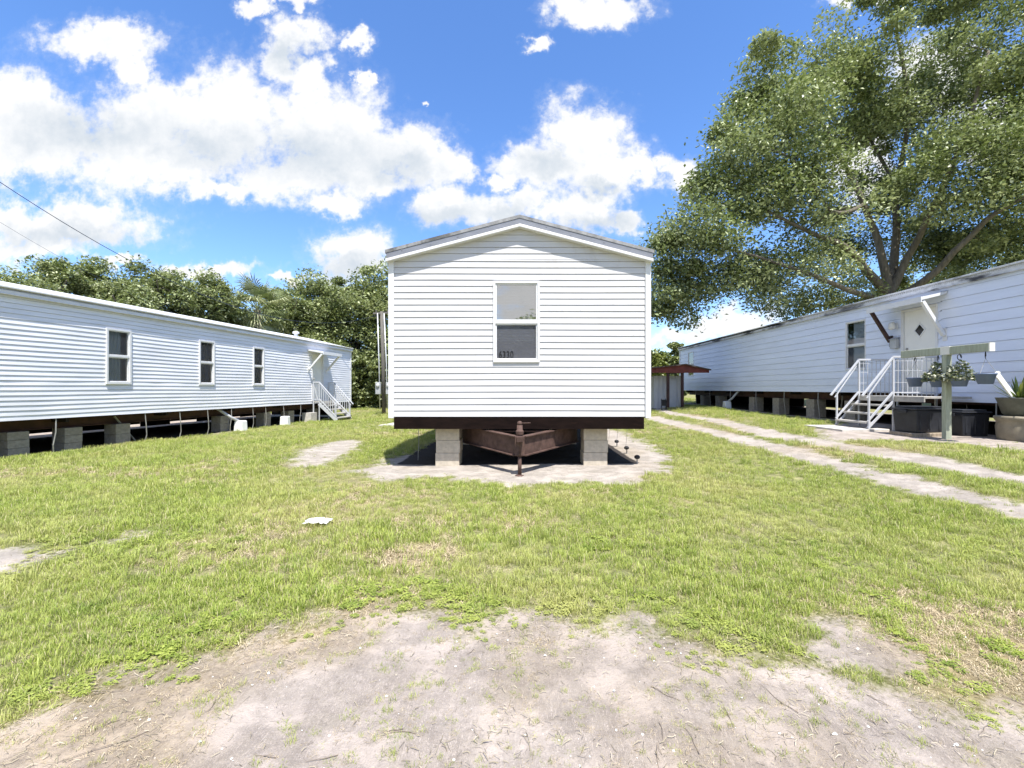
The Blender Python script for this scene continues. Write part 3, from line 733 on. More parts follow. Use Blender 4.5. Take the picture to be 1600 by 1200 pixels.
# ------------------------------------------------------------------ centre home (end wall faces the camera)
HX0, HX1, HY, HLEN = -2.085, 2.085, 7.22, 17.5
def centre_home():
    t = thing('mobile_home', 'white mobile home seen end on in the middle, with one front window and tow hitch', 'mobile home', (.02, HY, 0), 0, 'mobile homes on block piers')
    ZB, ZE, RISE = .84, 3.405, .545
    win = (-.395, .290, 1.77, 3.015)          # clear opening of the end window
    wz = MB()
    gable_end(wz, HX0, HX1, ZB, ZE, RISE, .1016, .0095, lambda p: p, [win], wob=.0028)
    rr = random.Random(6)
    for k in range(22):                      # overlap joints and nail heads
        zz = ZB + .1016*rr.randrange(0, 25); x = rr.uniform(-1.9, 1.9)
        if win[0] - .2 < x < win[1] + .1 and win[2] - .2 < zz < win[3] + .1: continue
        wz.add([(x, -.0150, zz + .004), (x + .002, -.0152, zz + .004), (x + .002, -.0045, zz + .094), (x, -.004, zz + .094)], [(0,1,2,3)])
        wz.box(x + .3, x + .306, -.015, -.011, zz + .012, zz + .018)
    wz.build('wall', M['siding'], t)
    for sx in (-1, 1):
        mb = MB()
        T = (lambda p: (HX0 + p[1], HLEN - p[0], p[2])) if sx < 0 else (lambda p: (HX1 - p[1], p[0], p[2]))
        siding(mb, 0, HLEN, ZB, ZE, .1016, .016, T); mb.build('wall', M['siding'], t)
    mb = MB(); gable_end(mb, HX0, HX1, ZB, ZE, RISE, .1016, .016, lambda p: (-p[0], HLEN - p[1], p[2])); mb.build('wall', M['siding'], t)
    for x in (HX0, HX1):
        mb = MB(); s = -1 if x < 0 else 1
        mb.box(x - .055 if s < 0 else x - .035, x + .035 if s < 0 else x + .055, -.032, .09, ZB - .025, ZE + .03)
        mb.build('corner_trim', M['trim'], t, bevel=.004)
    # roof slabs, with a rim that stands 9 cm in front of the wall
    sl = RISE / 2.10; e = .055
    pts = lambda o, dz: [(HX0 - o, ZE - sl*o + dz), (0, ZE + RISE + dz), (HX1 + o, ZE - sl*o + dz)]
    a = pts(e + .03, .152); b = pts(e + .03, .10)
    mb = MB(); mb.prism(b + a[::-1], -.107, HLEN + .10); a = pts(e, .099); b = pts(e, .0); mb.prism(b + a[::-1], -.075, HLEN + .08); mb.build('roof', M['roof_shingle'], t)
    a = pts(e + .012, .145); b = pts(e + .012, .018)
    mb = MB(); mb.prism(b + a[::-1], -.10, -.076)
    for k in range(9):                       # screw heads along the rim
        x = -1.9 + k*.46 + .05*math.sin(k*3); z = ZE + RISE*(1 - abs(x)/2.1) + .075 + .03*math.sin(k*5)
        mb.lathe([(.010, 0), (.008, .006), (.002, .008)], (0, 0, 0), 8) if False else mb.box(x-.008, x+.008, -.105, -.1005, z-.008, z+.008)
    mb.build('roof_edge', M['metal_edge'], t)
    a = pts(e + .015, .006); b = pts(e + .015, -.042)
    mb = MB(); mb.prism(b + a[::-1], -.118, -.006); mb.build('fascia', M['trim'], t, bevel=.004)
    w = window(t, *win, inner='blind', proud=.034, split=.49, trim=.036)
    cu = bpy.data.curves.new('house_number', 'FONT'); cu.body = '6330'; cu.size = .165; cu.extrude = .0015; cu.offset = .0005; cu.space_character = 1.02
    tmp = bpy.data.objects.new('tmp', cu); COL.objects.link(tmp)
    bpy.context.view_layer.update()
    me = bpy.data.meshes.new_from_object(tmp.evaluated_get(bpy.context.evaluated_depsgraph_get()))
    bpy.data.objects.remove(tmp); me.materials.clear(); me.materials.append(M['black'])
    nb = bpy.data.objects.new('house_number', me); COL.objects.link(nb); nb.parent = w
    nb.rotation_euler = (math.pi/2, 0, 0); nb.location = (win[0] + .05, .010, win[2] + .03); nb.scale = (.74, 1, 1)
    # floor, rim joist, longitudinal beams
    mb = MB(); mb.box(HX0 + .06, HX1 - .06, .012, HLEN - .1, ZB - .012, ZB + .10); mb.build('floor', M['under'], t)
    mb = MB(); mb.box(-2.05, 2.03, -.02, .14, .655, .826); mb.box(-2.05, 2.03, -.035, .155, .640, .655); mb.build('front_beam', M['beam'], t)
    def ibeam(mb, p, q, h, w=.11, th=.014):
        p = Vector(p); q = Vector(q); up = Vector((0,0,h/2))
        mb.bar(p, q, th, h - 2*th); mb.bar(p + up - Vector((0,0,th/2)), q + up - Vector((0,0,th/2)), w, th); mb.bar(p - up + Vector((0,0,th/2)), q - up + Vector((0,0,th/2)), w, th)
    for x in (-1.1, 1.15):
        mb = MB(); ibeam(mb, (x, .16, .735), (x, HLEN - .5, .735), .18, .16); mb.build('chassis_beam', M['chassis'], t)
    for k in range(7):
        mb = MB(); mb.bar((-2.0, 1.5 + k*2.4, .78), (2.0, 1.5 + k*2.4, .78), .05, .12); mb.build('cross_beam', M['chassis'], t)
    # A-frame hitch
    h = MB()
    for s in (-1, 1):
        ibeam(h, (.0 + .05*s, -.62, .44), (1.02*s, .66, .50), .30, .10, .016)
    hitch = h.build('tow_hitch', M['rust'], t)
    mb = MB(); mb.tube([(-.52, .06, .60), (.55, .06, .60)], .018, 8); mb.build('cross_rod', M['rust'], hitch)
    mb = MB(); mb.box(-.07, .07, -.74, -.60, .31, .60); mb.box(-.045, .045, -.84, -.70, .52, .60)
    mb.lathe([(.02,.0),(.055,.02),(.06,.07),(.035,.10),(.02,.11)], (0,-.70,.60), 14); mb.build('coupler', M['rust'], hitch, bevel=.006)
    j = MB(); j.tube([(0,-.70,.30),(0,-.70,.76)], .042, 14); j.tube([(0,-.70,.02),(0,-.70,.32)], .028, 12); j.lathe([(.075,0),(.075,.015),(.03,.03)], (0,-.70,.0), 14)
    j.lathe([(.03,0),(.04,.02),(.03,.05),(.01,.06)], (0,-.70,.76), 12); j.tube([(0,-.70,.785),(.16,-.68,.79)], .009, 6); j.lathe([(.07,0),(.07,.012),(.04,.02)], (0,-.70,.56), 14)
    j.build('jack', M['rust'], hitch, True)
    for x in (-1.85, -1.62):
        mb = MB(); yy = .8 if x < -1.7 else 1.6
        mb.tube([(x, yy, .84), (x + .03, yy - .03, .4), (x + .01, yy - .02, .0)], .006, 5); mb.build('tie_down_strap', M['strap'], t)
    for x, y in ((2.0, 1.0), (2.0, 1.75), (2.02, 2.6)):
        mb = MB(); mb.tube([(x, y, .84), (x - .01, y - .05, .5), (x - .05, y - .1, .16)], .003, 5); mb.build('tie_down_strap', M['strap'], t)
    return t
centre_home()

# ground anchors beside the centre home
def anchors():
    for i, (px, py) in enumerate(((963.5, 690), (979, 701), (995.5, 717))):
        X, Y = unproj(px, py + 8)
        lab = ['dark ground anchor on a stem farthest back at the right edge of the centre home', 'dark ground anchor on a stem, middle of three at the right of the centre home', 'dark ground anchor on a stem nearest the camera at the right of the centre home'][i]
        t = thing('ground_anchor', lab, 'ground anchor', (X, Y, g(X, Y)), i*.7, 'ground anchors beside the centre home')
        mb = MB(); mb.tube([(0,0,-.03), (.01,0,.06), (.0,0,.11)], .011, 8); mb.build('stem', M['strap'], t)
        mb = MB(); mb.lathe([(.02,0),(.045,.012),(.05,.045),(.03,.065),(.01,.07)], (0,0,.085), 12); mb.build('head', M['dark'], t, True)
anchors()

# ------------------------------------------------------------------ block piers
def pier(loc, rz, n, label, top_z, group, bl=.40, bw=.40, m='cmu'):
    """stack of concrete blocks from the ground up to a chassis beam at top_z (world)"""
    t = thing('block_pier', label, 'block pier', loc, rz, group)
    h = (top_z - loc[2]) / n
    for k in range(n):
        mb = MB(); dx = .006*math.sin(k*4 + loc[1]*3); z0 = k*h + (.0 if k == 0 else .004)
        mb.box(-bl/2 + dx, bl/2 + dx, -bw/2, bw/2, z0 - (.03 if k == 0 else 0), (k+1)*h)
        mb.build('concrete_block', M[m], t, bevel=.006)
    return t
pier((-1.19, 7.62, g(-1.19,7.62)), 0, 3, 'grey block pier left of the hitch under the front of the centre home', .645, 'block piers under the centre home')
pier((1.30, 7.62, g(1.30,7.62)), 0, 3, 'grey block pier right of the hitch under the front of the centre home', .645, 'block piers under the centre home')
for y in (10.5, 13.5, 16.5):
    for x in (-1.1, 1.15):
        pier((x, y, g(x, y)), 0, 3, 'shaded block pier deep beneath the centre home', .645, 'shaded piers deep beneath the centre home')

# ------------------------------------------------------------------ long homes at the sides
def long_home(name, label, loc, rz, xa, xb, zb, ze, rise, wallmat, course, depth, roofmat, edgemat, holes, wob, split=None):
    t = thing('mobile_home', label, 'mobile home', loc, rz, 'mobile homes on block piers')
    D = 4.25
    mb = MB()
    if split is None: siding(mb, xa, xb, zb, ze, course, depth, None, holes, None, wob, .6, 1.3)
    else:
        xs_, zlow = split
        siding(mb, xa, xs_, zb, ze, course, depth, None, [h for h in holes if h[1] < xs_], None, wob, .6, 1.3)
        siding(mb, xs_, xb, zlow, ze, course, depth, None, [h for h in holes if h[0] > xs_], None, wob, .6, 2.3)
    mb.build('wall', wallmat, t)
    mb = MB(); siding(mb, -xb, -xa, zb, ze, course, depth, lambda p: (-p[0], D - p[1], p[2])); mb.build('wall', wallmat, t)
    mb = MB(); gable_end(mb, -D, 0, zb, ze, rise, course, depth, lambda p: (xa + p[1], -p[0], p[2])); mb.build('wall', wallmat, t)
    mb = MB(); gable_end(mb, 0, D, zb, ze, rise, course, depth, lambda p: (xb - p[1], p[0], p[2])); mb.build('wall', wallmat, t)
    for x in (xa, xb):
        mb = MB(); mb.box(x - .05, x + .05, -.03, .06, zb - .02, ze); mb.build('corner_trim', M['trim'], t, bevel=.004)
    prof = [(-.085, ze - .02), (D/2, ze + rise), (D + .085, ze - .02)]
    top = [(p[0], p[1] + .07) for p in prof]
    mb = MB(); mb.prism(prof + top[::-1], xa - .06, xb + .06, lambda p: (p[1], p[0], p[2])); mb.build('roof', roofmat, t)
    mb = MB(); mb.box(xa - .075, xb + .075, -.085, -.018, ze - .085, ze + .022); mb.box(xa - .078, xb + .078, -.125, -.018, ze + .024, ze + .058); mb.box(xa - .07, xb + .07, -.10, -.02, ze - .10, ze - .087); mb.build('fascia', edgemat, t, bevel=.004)
    mb = MB(); mb.box(xa + .05, xb - .05, .06, D - .06, zb + .01, zb + .10); mb.build('floor', M['under'], t)
    for y in (.45, D - .62):
        mb = MB(); zc = zb - .11
        mb.box(xa + .3, xb - .3, y - .008, y + .008, zc - .12, zc + .12); mb.box(xa + .3, xb - .3, y - .06, y + .06, zc - .135, zc - .12)
        mb.build('chassis_beam', M['chassis'], t)
    mb = MB(); xx = xa + .1
    while xx < xb - 1.3:                      # unseen sheets added at the back to block light underneath, with gaps
        mb.box(xx, xx + 1.15, D - .05, D - .03, .10 + .05*math.sin(xx*3), zb + .005); xx += 1.17 if math.sin(xx*2.1) < .93 else 1.5
    for xe in (xa + .06, xb - .08):
        mb.box(xe, xe + .02, .9, D - .06, .08, zb + .005)  # end sheets, likewise added to keep light out
    mb.build('light_block_skirting', M['under'], t)
    x = xa + .8
    while x < xb - .5:
        mb = MB(); mb.box(x - .03, x + .03, .07, D - .07, zb - .10, zb + .005); mb.build('cross_beam', M['under'], t); x += 2.4
    return t

def strap(home, x, z0, z1, y=-.01, sway=.03):
    mb = MB(); mb.tube([(x, y + .02, z1), (x + sway*.3, y + .0, z0 + (z1-z0)*.6), (x + sway, y + .02, z0 + (z1-z0)*.25), (x + sway*.4, y + .05, z0 - .02)], .012, 6)
    mb.build('tie_down_strap', M['strap'], home)

# left home: far corner at its root, x runs away from the camera
LC = 11.20
def lY(px): return LC * F / (901 - px)
LD = math.hypot(1, 91 / F)
LYF = lY(547.5)
LROOT = (-LC + 91/F*LYF, LYF, -.10)
LRZ = math.atan2(1, 91/F)
def lx(px): return (lY(px) - LYF) * LD
def lworld(x, y):
    c, s = math.cos(LRZ), math.sin(LRZ); return (LROOT[0] + c*x - s*y, LROOT[1] + s*x + c*y)
def left_home():
    zb, ze = .76, 3.34
    wins = [(lx(167.5), lx(201), 1.56, 2.80), (lx(312), lx(332.5), 1.56, 2.80), (lx(396), lx(410.5), 1.56, 2.80)]
    door = (lx(488), lx(503.5), .86, 2.80)
    t = long_home('left', 'long white home on the left with three narrow windows and steps at its far end', LROOT, LRZ, -17.8, 0, zb, ze, .48,
                  M['siding_old'], .1016, .0135, M['roof_white'], M['trim'], wins + [door], .0062)
    for w, inn in zip(wins, ('curtain', 'curtain_dark', 'curtain_dark')): window(t, *w, inner=inn, proud=.04)
    d = MB(); d.box(door[0]+.002, door[1]-.002, .012, .05, door[2], door[3]); dd = d.build('door', M['door'], t, bevel=.004)
    mb = MB(); mb.lathe([(.012,0),(.03,.03),(.03,.06),(.005,.07)], (0,0,0), 12)
    k = mb.build('handle', M['strap'], dd, True); k.location = (door[0] + .07, .012, door[2] + .95); k.rotation_euler = (math.pi/2, 0, 0)
    f = MB()
    for a in ((door[0]-.06, door[0], door[2], door[3]+.06), (door[1], door[1]+.06, door[2], door[3]+.06), (door[0], door[1], door[3], door[3]+.06)):
        f.box(a[0], a[1], -.03, .03, a[2], a[3])
    f.build('frame', M['trim'], dd, bevel=.003)
    hood(t, lx(483) - .12, lx(503.5) + .35, 2.98, .70, 2.86, M['trim'], M['trim'], M['trim'], 2.20)
    mb = MB(); mb.lathe([(.07,0),(.07,.20),(.13,.20),(.13,.27),(.04,.30)], (lx(488), .75, ze + .2), 16); mb.build('roof_vent', M['roof_white'], t)
    for px in (88, 227, 281, 324.5, 362, 395, 415, 443, 470):
        x = lx(px); w = lworld(x, 0); strap(t, x, g(*w) - LROOT[2], zb + .02, sway=.05 * (1 if px % 2 else -1))
    mb = MB(); x = lx(195); mb.bar((x, .3, zb - .05), (x + .75, .55, .0), .03, .03); mb.build('brace', M['strap'], t)
    return t
def hood(home, xa, xb, zwall, depth, zout, mat_top, m1, m2, zbot, tr=.05):
    """small door hood: tilted slab, a valance at its outer edge and two diagonal braces"""
    mb = MB()
    mb.add([(xa,-.012,zwall),(xb,-.012,zwall),(xb,-depth,zout),(xa,-depth,zout),(xa,-.012,zwall+.06),(xb,-.012,zwall+.06),(xb,-depth,zout+.06),(xa,-depth,zout+.06)],
           [(0,1,2,3),(7,6,5,4),(4,5,1,0),(5,6,2,1),(6,7,3,2),(7,4,0,3)])
    mb.box(xa - .01, xb + .01, -depth - .022, -depth, zout - .05, zout + .075)
    h = mb.build('door_hood', mat_top, home)
    for x, m in ((xa + .05, m1), (xb - .05, m2)):
        mb = MB(); mb.bar((x, -depth + .05, zout - .005), (x, -.045, zbot), .07, .07); mb.box(x - .045, x + .045, -.03, -.006, zbot - .12, zbot + .16)
        mb.build('brace', m, h, bevel=.004)
    return h
left_home()

# right home: x runs towards the camera
RX = 9.5
def rY(px): return RX * F / (px - PX)
RYF = 26.0
RROOT = (RX, RYF, .36)
RRZ = -math.pi/2
def rx_(px): return RYF - rY(px)
def rworld(x, y): return (RX + y, RYF - x)
def right_home():
    o = EYE - RROOT[2]                       # eye height above the home's root
    zb, zlow, ze = o - .11, o - .29, o + 2.33
    w1 = (rx_(1323), rx_(1352), o + .56, o + 1.88); w2 = (rx_(1076), rx_(1083.5), o + .70, o + 1.98)
    door = (rx_(1412.5), rx_(1463), o - .14, o + 1.87)
    t = long_home('right', 'long white home on the right whose shaded wall has a door with diamond window', RROOT, RRZ, .05, 20.2, zb, ze, .48,
                  M['lap'], .205, .014, M['roof_shingle'], M['roof_edge_dirty'], [w1, w2, door], .0035, (door[1] + .12, zlow))
    window(t, *w1, inner='blind', proud=.02, trim=.03)
    window(t, *w2, inner='curtain_dark', proud=.02, trim=.03)
    d = MB(); d.box(door[0]+.002, door[1]-.002, .012, .05, door[2], door[3]); dd = d.build('door', M['door'], t, bevel=.004)
    cx, cz = (door[0]+door[1])/2, o + 1.38; r = .155
    mb = MB()
    for R, y0, y1 in ((r, -.004, .0119),):
        pts = [(cx - R, cz), (cx, cz - R*1.15), (cx + R, cz), (cx, cz + R*1.15)]
        inn = [(cx - R*.78, cz), (cx, cz - R*.9), (cx + R*.78, cz), (cx, cz + R*.9)]
        for i in range(4):
            a, b, c, e = pts[i], pts[(i+1) % 4], inn[(i+1) % 4], inn[i]
            mb.prism([a, b, c, e], y0, y1)
    mb.build('diamond_frame', M['trim'], dd)
    mb = MB(); mb.prism(inn, .006, .0112); mb.build('diamond_pane', pbr('black_glass', (.008,.009,.011), .08, .1, 3, spec=.6), dd)
    mb = MB(); mb.lathe([(.012,0),(.032,.03),(.032,.06),(.006,.07)], (0,0,0), 12); k = mb.build('handle', M['strap'], dd, True)
    k.location = (door[0] + .08, .012, o + .80); k.rotation_euler = (math.pi/2, 0, 0)
    mb = MB(); mb.lathe([(.03,0),(.03,.02),(.005,.022)], (0,0,0), 12); k = mb.build('lock', M['strap'], dd, True)
    k.location = (door[0] + .08, .012, o + .96); k.rotation_euler = (math.pi/2, 0, 0)
    f = MB()
    for a in ((door[0]-.055, door[0], door[2], door[3]+.055), (door[1], door[1]+.055, door[2], door[3]+.055), (door[0], door[1], door[3], door[3]+.055)):
        f.box(a[0], a[1], -.03, .03, a[2], a[3])
    f.build('frame', M['trim'], dd, bevel=.003)
    hood(t, rx_(1391), rx_(1481), o + 2.10, .58, o + 1.96, M['trim'], M['brownpaint'], M['trim'], o + 1.18)
    # wall lantern
    l = MB(); x = rx_(1402); z = o + 1.55
    l.box(x - .035, x + .035, -.03, -.012, z - .06, z + .10); l.tube([(x, -.03, z + .06), (x, -.09, z + .12), (x, -.14, z + .10)], .009, 6)
    ln = l.build('porch_lamp', M['trim'], t)
    s = MB(); s.lathe([(.02,-.01),(.06,-.04),(.075,-.16),(.05,-.19),(.02,-.20)], (x, -.14, z + .12), 14); s.build('lamp_shade', M['trim'], ln, True)
    for px in (1087, 1109, 1141, 1181, 1225, 1278, 1556):
        x = rx_(px); w = rworld(x, 0); strap(t, x, g(*w) - RROOT[2], (zb if px < 1400 else zlow) + .02, sway=.05)
    mb = MB(); x = rx_(1300); mb.bar((x - .35, .5, .0), (x + .1, .25, zb - .03), .03, .03); mb.build('brace', M['strap'], t)
    return t
right_home()

LG = ['', 'second', 'third', 'fourth', 'fifth', 'sixth', 'seventh', 'eighth']
for i, px in enumerate((9, 98, 178, 342, 410, 448, 487)):
    Y = 11.55 * F / (901 - px + .0); x = (Y - LYF)*LD + .1; w = lworld(x, .42); z = g(*w)
    pier((*w, z), LRZ, 3 if i in (0, 1) else 2, ('grey block pier under the left home, nearest the camera' if i == 0 else 'grey block pier under the left home, %s from the near end' % LG[i]),
         LROOT[2] + .76 - .25, 'block piers under the left home', bl=.36, bw=.34, m='cmu_shaded')
for i, px in enumerate((1098, 1122, 1176, 1214, 1268, 1330)):
    Y = 9.75 * F / (px - PX); w = (RX + .40, Y); z = g(*w)
    pier((*w, z), 0, 2, ('grey block pier under the right home, nearest the far end' if i == 0 else 'grey block pier under the right home, %s from the far end' % LG[i]),
         EYE - .11 - .25, 'block piers under the right home', m='cmu_shaded')

# ------------------------------------------------------------------ steps
def stairs(label, loc, rz, width, land, run, nstep, height, rail_h, solid, group, extra=0):
    """wall at y=0; landing reaches out to -land, treads go down towards -y"""
    t = thing('entry_stairs', label, 'stairs', loc, rz, group)
    hw = width/2; dz = height/nstep
    mb = MB(); mb.box(-hw, hw + extra, -land, -.04, height - .045, height)
    mb.box(-hw, hw + extra, -land - .001, -land + .03, height - .12, height - .046); mb.build('landing', M['tread'], t, bevel=.004)
    for k in range(1, nstep):
        mb = MB(); y = -land - run*(k - .5)
        mb.box(-hw + .02, hw - .02, y - run*.56, y + run*.5, height - dz*k - .04, height - dz*k)
        mb.build('tread', M['tread'], t, bevel=.004)
    yb = -land - run*(nstep - 1); mb_ = None
    for sx in (-1, 1):
        x = sx*hw
        mb = MB(); mb.bar((x, -land + .02, height - .10), (x, yb + .02, .05), .03, .13 if solid else .045); mb.build('stringer', M['whitepaint'], t)
        posts = [(-.08, height, 0), (-land, height, 0), (yb + .04, dz*.4, 0)]
        mb = MB()
        mb.bar((x, -.08, 0 if extra == 0 else .0), (x, -.08, height + rail_h), .04, .04)
        mb.build('post', M['whitepaint'], t)
        mb = MB(); mb.bar((x, -land, 0), (x, -land, height + rail_h), .034, .034); mb.build('post', M['whitepaint'], t)
        mb = MB(); mb.bar((x, yb + .05, 0), (x, yb + .05, dz + rail_h*.72), .034, .034); mb.build('post', M['whitepaint'], t)
        mb = MB()
        top = (x, -land, height + rail_h); bot = (x, yb - .10, dz + rail_h*.78 - .10)
        mb.bar((x, -.06, height + rail_h), (x, -land - .02, height + rail_h), .05, .045)
        mb.bar(top, bot, .045, .04)
        mb.bar((x + .0, -land - .06, height + rail_h - .15), (x, yb + .0, dz + rail_h*.72 - .10), .026, .026)
        mb.build('handrail', M['whitepaint'], t, bevel=.006)
        # balusters on the landing side and down the flight
        b = MB(); n = 8 if land > .8 else 3
        for i in range(1, n + 1):
            y = -.08 - (land - .08)*i/(n + 1); b.bar((x, y, height), (x, y, height + rail_h), .011, .011)
        if land > .8:
            for q in (.35, .65, .9): b.bar((x, -.08, height + rail_h*q), (x, -land, height + rail_h*q), .009, .009)
        b.bar((x, -.08, height + .08), (x, -land, height + .08), .025, .025)
        m_ = 7 if solid else 0
        for i in range(1, m_ + 1):
            f = i/(m_ + 1); y = -land + (yb + land)*f; zb_ = height - .10 + (.05 - height + .10)*f
            b.bar((x, y, zb_), (x, y, zb_ + rail_h*.92), .022, .022)
        b.bar((x, -land, height + .10), (x, yb + .03, dz + .02), .035, .035)
        b.build('balusters', M['whitepaint'], t)
    return t
sx = (lx(485) + lx(513))/2; w = lworld((lx(484) + lx(512))/2, -.03)
ls = stairs('white steps with slatted handrails down from the door of the left home', (*w, g(*w)), LRZ, 1.15, .34, .20, 5, LROOT[2] + .86 - g(*w), .80, True, 'entry steps of the side homes')
w = (RX - .03, 10.43)
rs = stairs('white open steps with handrails and a landing below the diamond window door', (*w, g(*w)), RRZ, 1.0, 1.04, .20, 4, EYE - .17 - g(*w), .88, False, 'entry steps of the side homes', extra=.75)
# slab under the landing foot, timber legs under its long end
for y in (9.20,):
    pass
def slab(name, label, poly, h, mat, cat='concrete slab'):
    mb = MB(); n = len(poly)
    zs = [g(*p) for p in poly]
    vs = [(*p, z - .05) for p, z in zip(poly, zs)] + [(*p, z + h) for p, z in zip(poly, zs)]
    mb.add(vs, [tuple(reversed(range(n))), tuple(range(n, 2*n))] + [(i, (i+1) % n, (i+1) % n + n, i + n) for i in range(n)])
    o = mb.build(name, mat, bevel=.008); tag(o, label, cat); return o
slab('concrete_slab', 'pale concrete slab at the foot of the right home steps', [(7.15, 9.75), (8.2, 9.75), (8.2, 11.05), (7.15, 11.05)], .05, M['concrete'])
slab('concrete_slab', 'pale concrete pad on the grass left of the centre home', [(-4.75, 15.0), (-3.75, 15.2), (-3.75, 16.3), (-4.6, 16.2)], .06, M['concrete'])
lw = [lworld(lx(486) + a, -.15 + b) for a, b in ((-.25, 0), (.2, 0), (.2, .4), (-.25, .4))]
slab('concrete_slab', 'low pale concrete footing beside the left home steps', lw, .38, M['concrete'], 'footing')

# ------------------------------------------------------------------ small things by the right home
def mailbox():
    t = thing('wall_mailbox', 'small grey mailbox on the wall left of the diamond window door', 'mailbox', (RX - .02, rY(1402), EYE + 1.0), RRZ)
    mb = MB(); mb.box(-.09, .09, -.10, .0, 0, .24); mb.build('body', M['box_grey'], t, bevel=.01)
    mb = MB(); mb.add([(-.1,-.125,.22),(.1,-.125,.22),(.1,0,.275),(-.1,0,.275),(-.1,-.125,.23),(.1,-.125,.23),(.1,0,.285),(-.1,0,.285)], [(0,3,2,1),(4,5,6,7),(0,1,5,4),(1,2,6,5),(2,3,7,6),(3,0,4,7)]); mb.build('lid', M['box_grey'], t)
mailbox()

TPX, TPY = 8.05, 8.30
def tpost():
    z = g(TPX, TPY)
    t = thing('clothesline_post', 'grey green T shaped timber clothesline post in the grass beside the right home', 'clothesline post', (TPX, TPY, z))
    H = EYE + .71 - z
    mb = MB(); mb.box(-.055, .055, -.045, .045, -.08, H - .075); mb.build('post', M['tpost'], t, bevel=.008)
    mb = MB(); mb.box(-.045, .045, -.78, .95, H - .073, H + .07); mb.build('crossarm', M['tpost'], t, bevel=.008)
    mb = MB(); mb.box(-.05, .05, -.10, .08, H - .078, H + .075); mb.build('sunlit_joint', M['tpost_sunlit'], t, bevel=.004)  # pale sleeve painting sunlight on the junction
    mb = MB(); mb.box(-.047, .047, -.80, -.781, H - .075, H + .072); mb.build('sunlit_end', M['tpost_sunlit'], t)  # near end face coloured as sunlit
tpost()

def leaves_np(C, L, W, seed, up=.35, cl=None):
    rng = np.random.default_rng(seed); n = len(C)
    d = rng.normal(size=(n, 3)); d[:, 2] *= .7; d /= np.linalg.norm(d, axis=1)[:, None]
    nn = rng.normal(size=(n, 3)); nn[:, 2] = np.abs(nn[:, 2]) + up * 2
    s = np.cross(d, nn); s /= np.linalg.norm(s, axis=1)[:, None] + 1e-9
    l = (L * (.6 + .8*rng.random(n)))[:, None] / 2; w = (W * (.6 + .8*rng.random(n)))[:, None] / 2
    up_ = np.cross(s, d)
    V = np.stack([C - d*l, C + s*w + up_*w*.35, C + d*l, C - s*w + up_*w*.35], 1).reshape(-1, 3)
    Fq = np.arange(4*n).reshape(n, 4)
    at_ = {'rnd': ('FACE', rng.random(n)), 'clump': ('FACE', cl if cl is not None else np.zeros(n))}
    return V, Fq, at_

def basket(label, y, drop, plant, rz):
    z0 = EYE + .71 - .075
    t = thing('hanging_basket', label, 'hanging basket', (TPX, y, z0 - drop), rz, 'hanging baskets on the clothesline post')
    mb = MB(); mb.lathe([(.095,0),(.135,.16),(.147,.165),(.147,.185),(.132,.185),(.124,.15)], (0,0,0), 22); mb.build('pot', M['basket'], t, True)
    mb = MB()
    for k in range(3):
        a = k*2.094 + .4; mb.tube([(.135*math.cos(a), .135*math.sin(a), .185), (0, 0, drop - .12)], .003, 4)
    mb.build('hanger', M['strap'], t)
    pts = [(0, 0, drop - .12)] + [(.03*math.sin(a), 0, drop - .06 - .05*math.cos(a)) for a in np.linspace(0.4, 5.2, 9)] + [(0, 0, drop + .0)]
    mb = MB(); mb.tube(pts, .006, 6); mb.build('hook', M['dark'], t)
    mb = MB(); mb.lathe([(.123,.15),(.05,.165),(.01,.17)], (0,0,0), 16); mb.build('soil_or_shade', M['soil_or_shade'], t)
    if plant:
        rng = np.random.default_rng(int(y*100)); n = 520
        a = rng.random(n)*6.283; r = .24*np.sqrt(rng.random(n)); C = np.stack([r*np.cos(a), r*np.sin(a), .18 + .30*rng.random(n)*(1 - (r/.28)**2) - .07*(r > .15)], 1)
        V, Fq, A = leaves_np(C, .068, .042, int(y*10), .3)
        o = bpy.data.objects.new('foliage', np_mesh('foliage', V, Fq, M['potleaf'], A)); COL.objects.link(o); o.parent = t
basket('empty blue grey basket hanging at the far end of the clothesline post arm', 8.96, .60, False, .3)
basket('leafy hanging basket just left of the clothesline post', 8.47, .61, True, 1.2)
basket('leafy hanging basket just right of the clothesline post', 8.06, .60, True, 2.0)
basket('empty blue grey basket hanging at the near end of the clothesline post arm', 7.61, .56, False, .9)

def tote(label, loc, rz, sx, sy, sz):
    t = thing('storage_tote', label, 'storage tote', loc, rz, 'black storage totes beside the steps')
    mb = MB(); a, b = sx/2*.90, sy/2*.90; c, d = sx/2, sy/2
    mb.add([(-a,-b,0),(a,-b,0),(a,b,0),(-a,b,0),(-c,-d,sz*.86),(c,-d,sz*.86),(c,d,sz*.86),(-c,d,sz*.86)], [(0,3,2,1),(4,5,6,7),(0,1,5,4),(1,2,6,5),(2,3,7,6),(3,0,4,7)])
    for i in (-.33, 0, .33): mb.box(sx*i - .02, sx*i + .02, -d + .002, -d*.86, .05, sz*.8)
    mb.build('body', M['tote'], t, bevel=.02)
    mb = MB(); mb.box(-c - .025, c + .025, -d - .025, d + .025, sz*.87, sz*.93); mb.box(-c + .03, c - .03, -d + .03, d - .03, sz*.93, sz); mb.build('lid', M['tote'], t, bevel=.01)
    for s in (-1, 1):
        mb = MB(); x = s*(c + .03); mb.box(min(x, x + s*.03), max(x, x + s*.03), -.09, .09, sz*.74, sz*.86); mb.build('handle', M['tote'], t, bevel=.006)
z = g(8.05, 8.95)
slab('timber_skid', 'weathered timber skid under the large black tote', [(7.72, 8.66), (8.5, 8.66), (8.5, 9.2), (7.72, 9.2)], .07, M['wood'], 'skid')
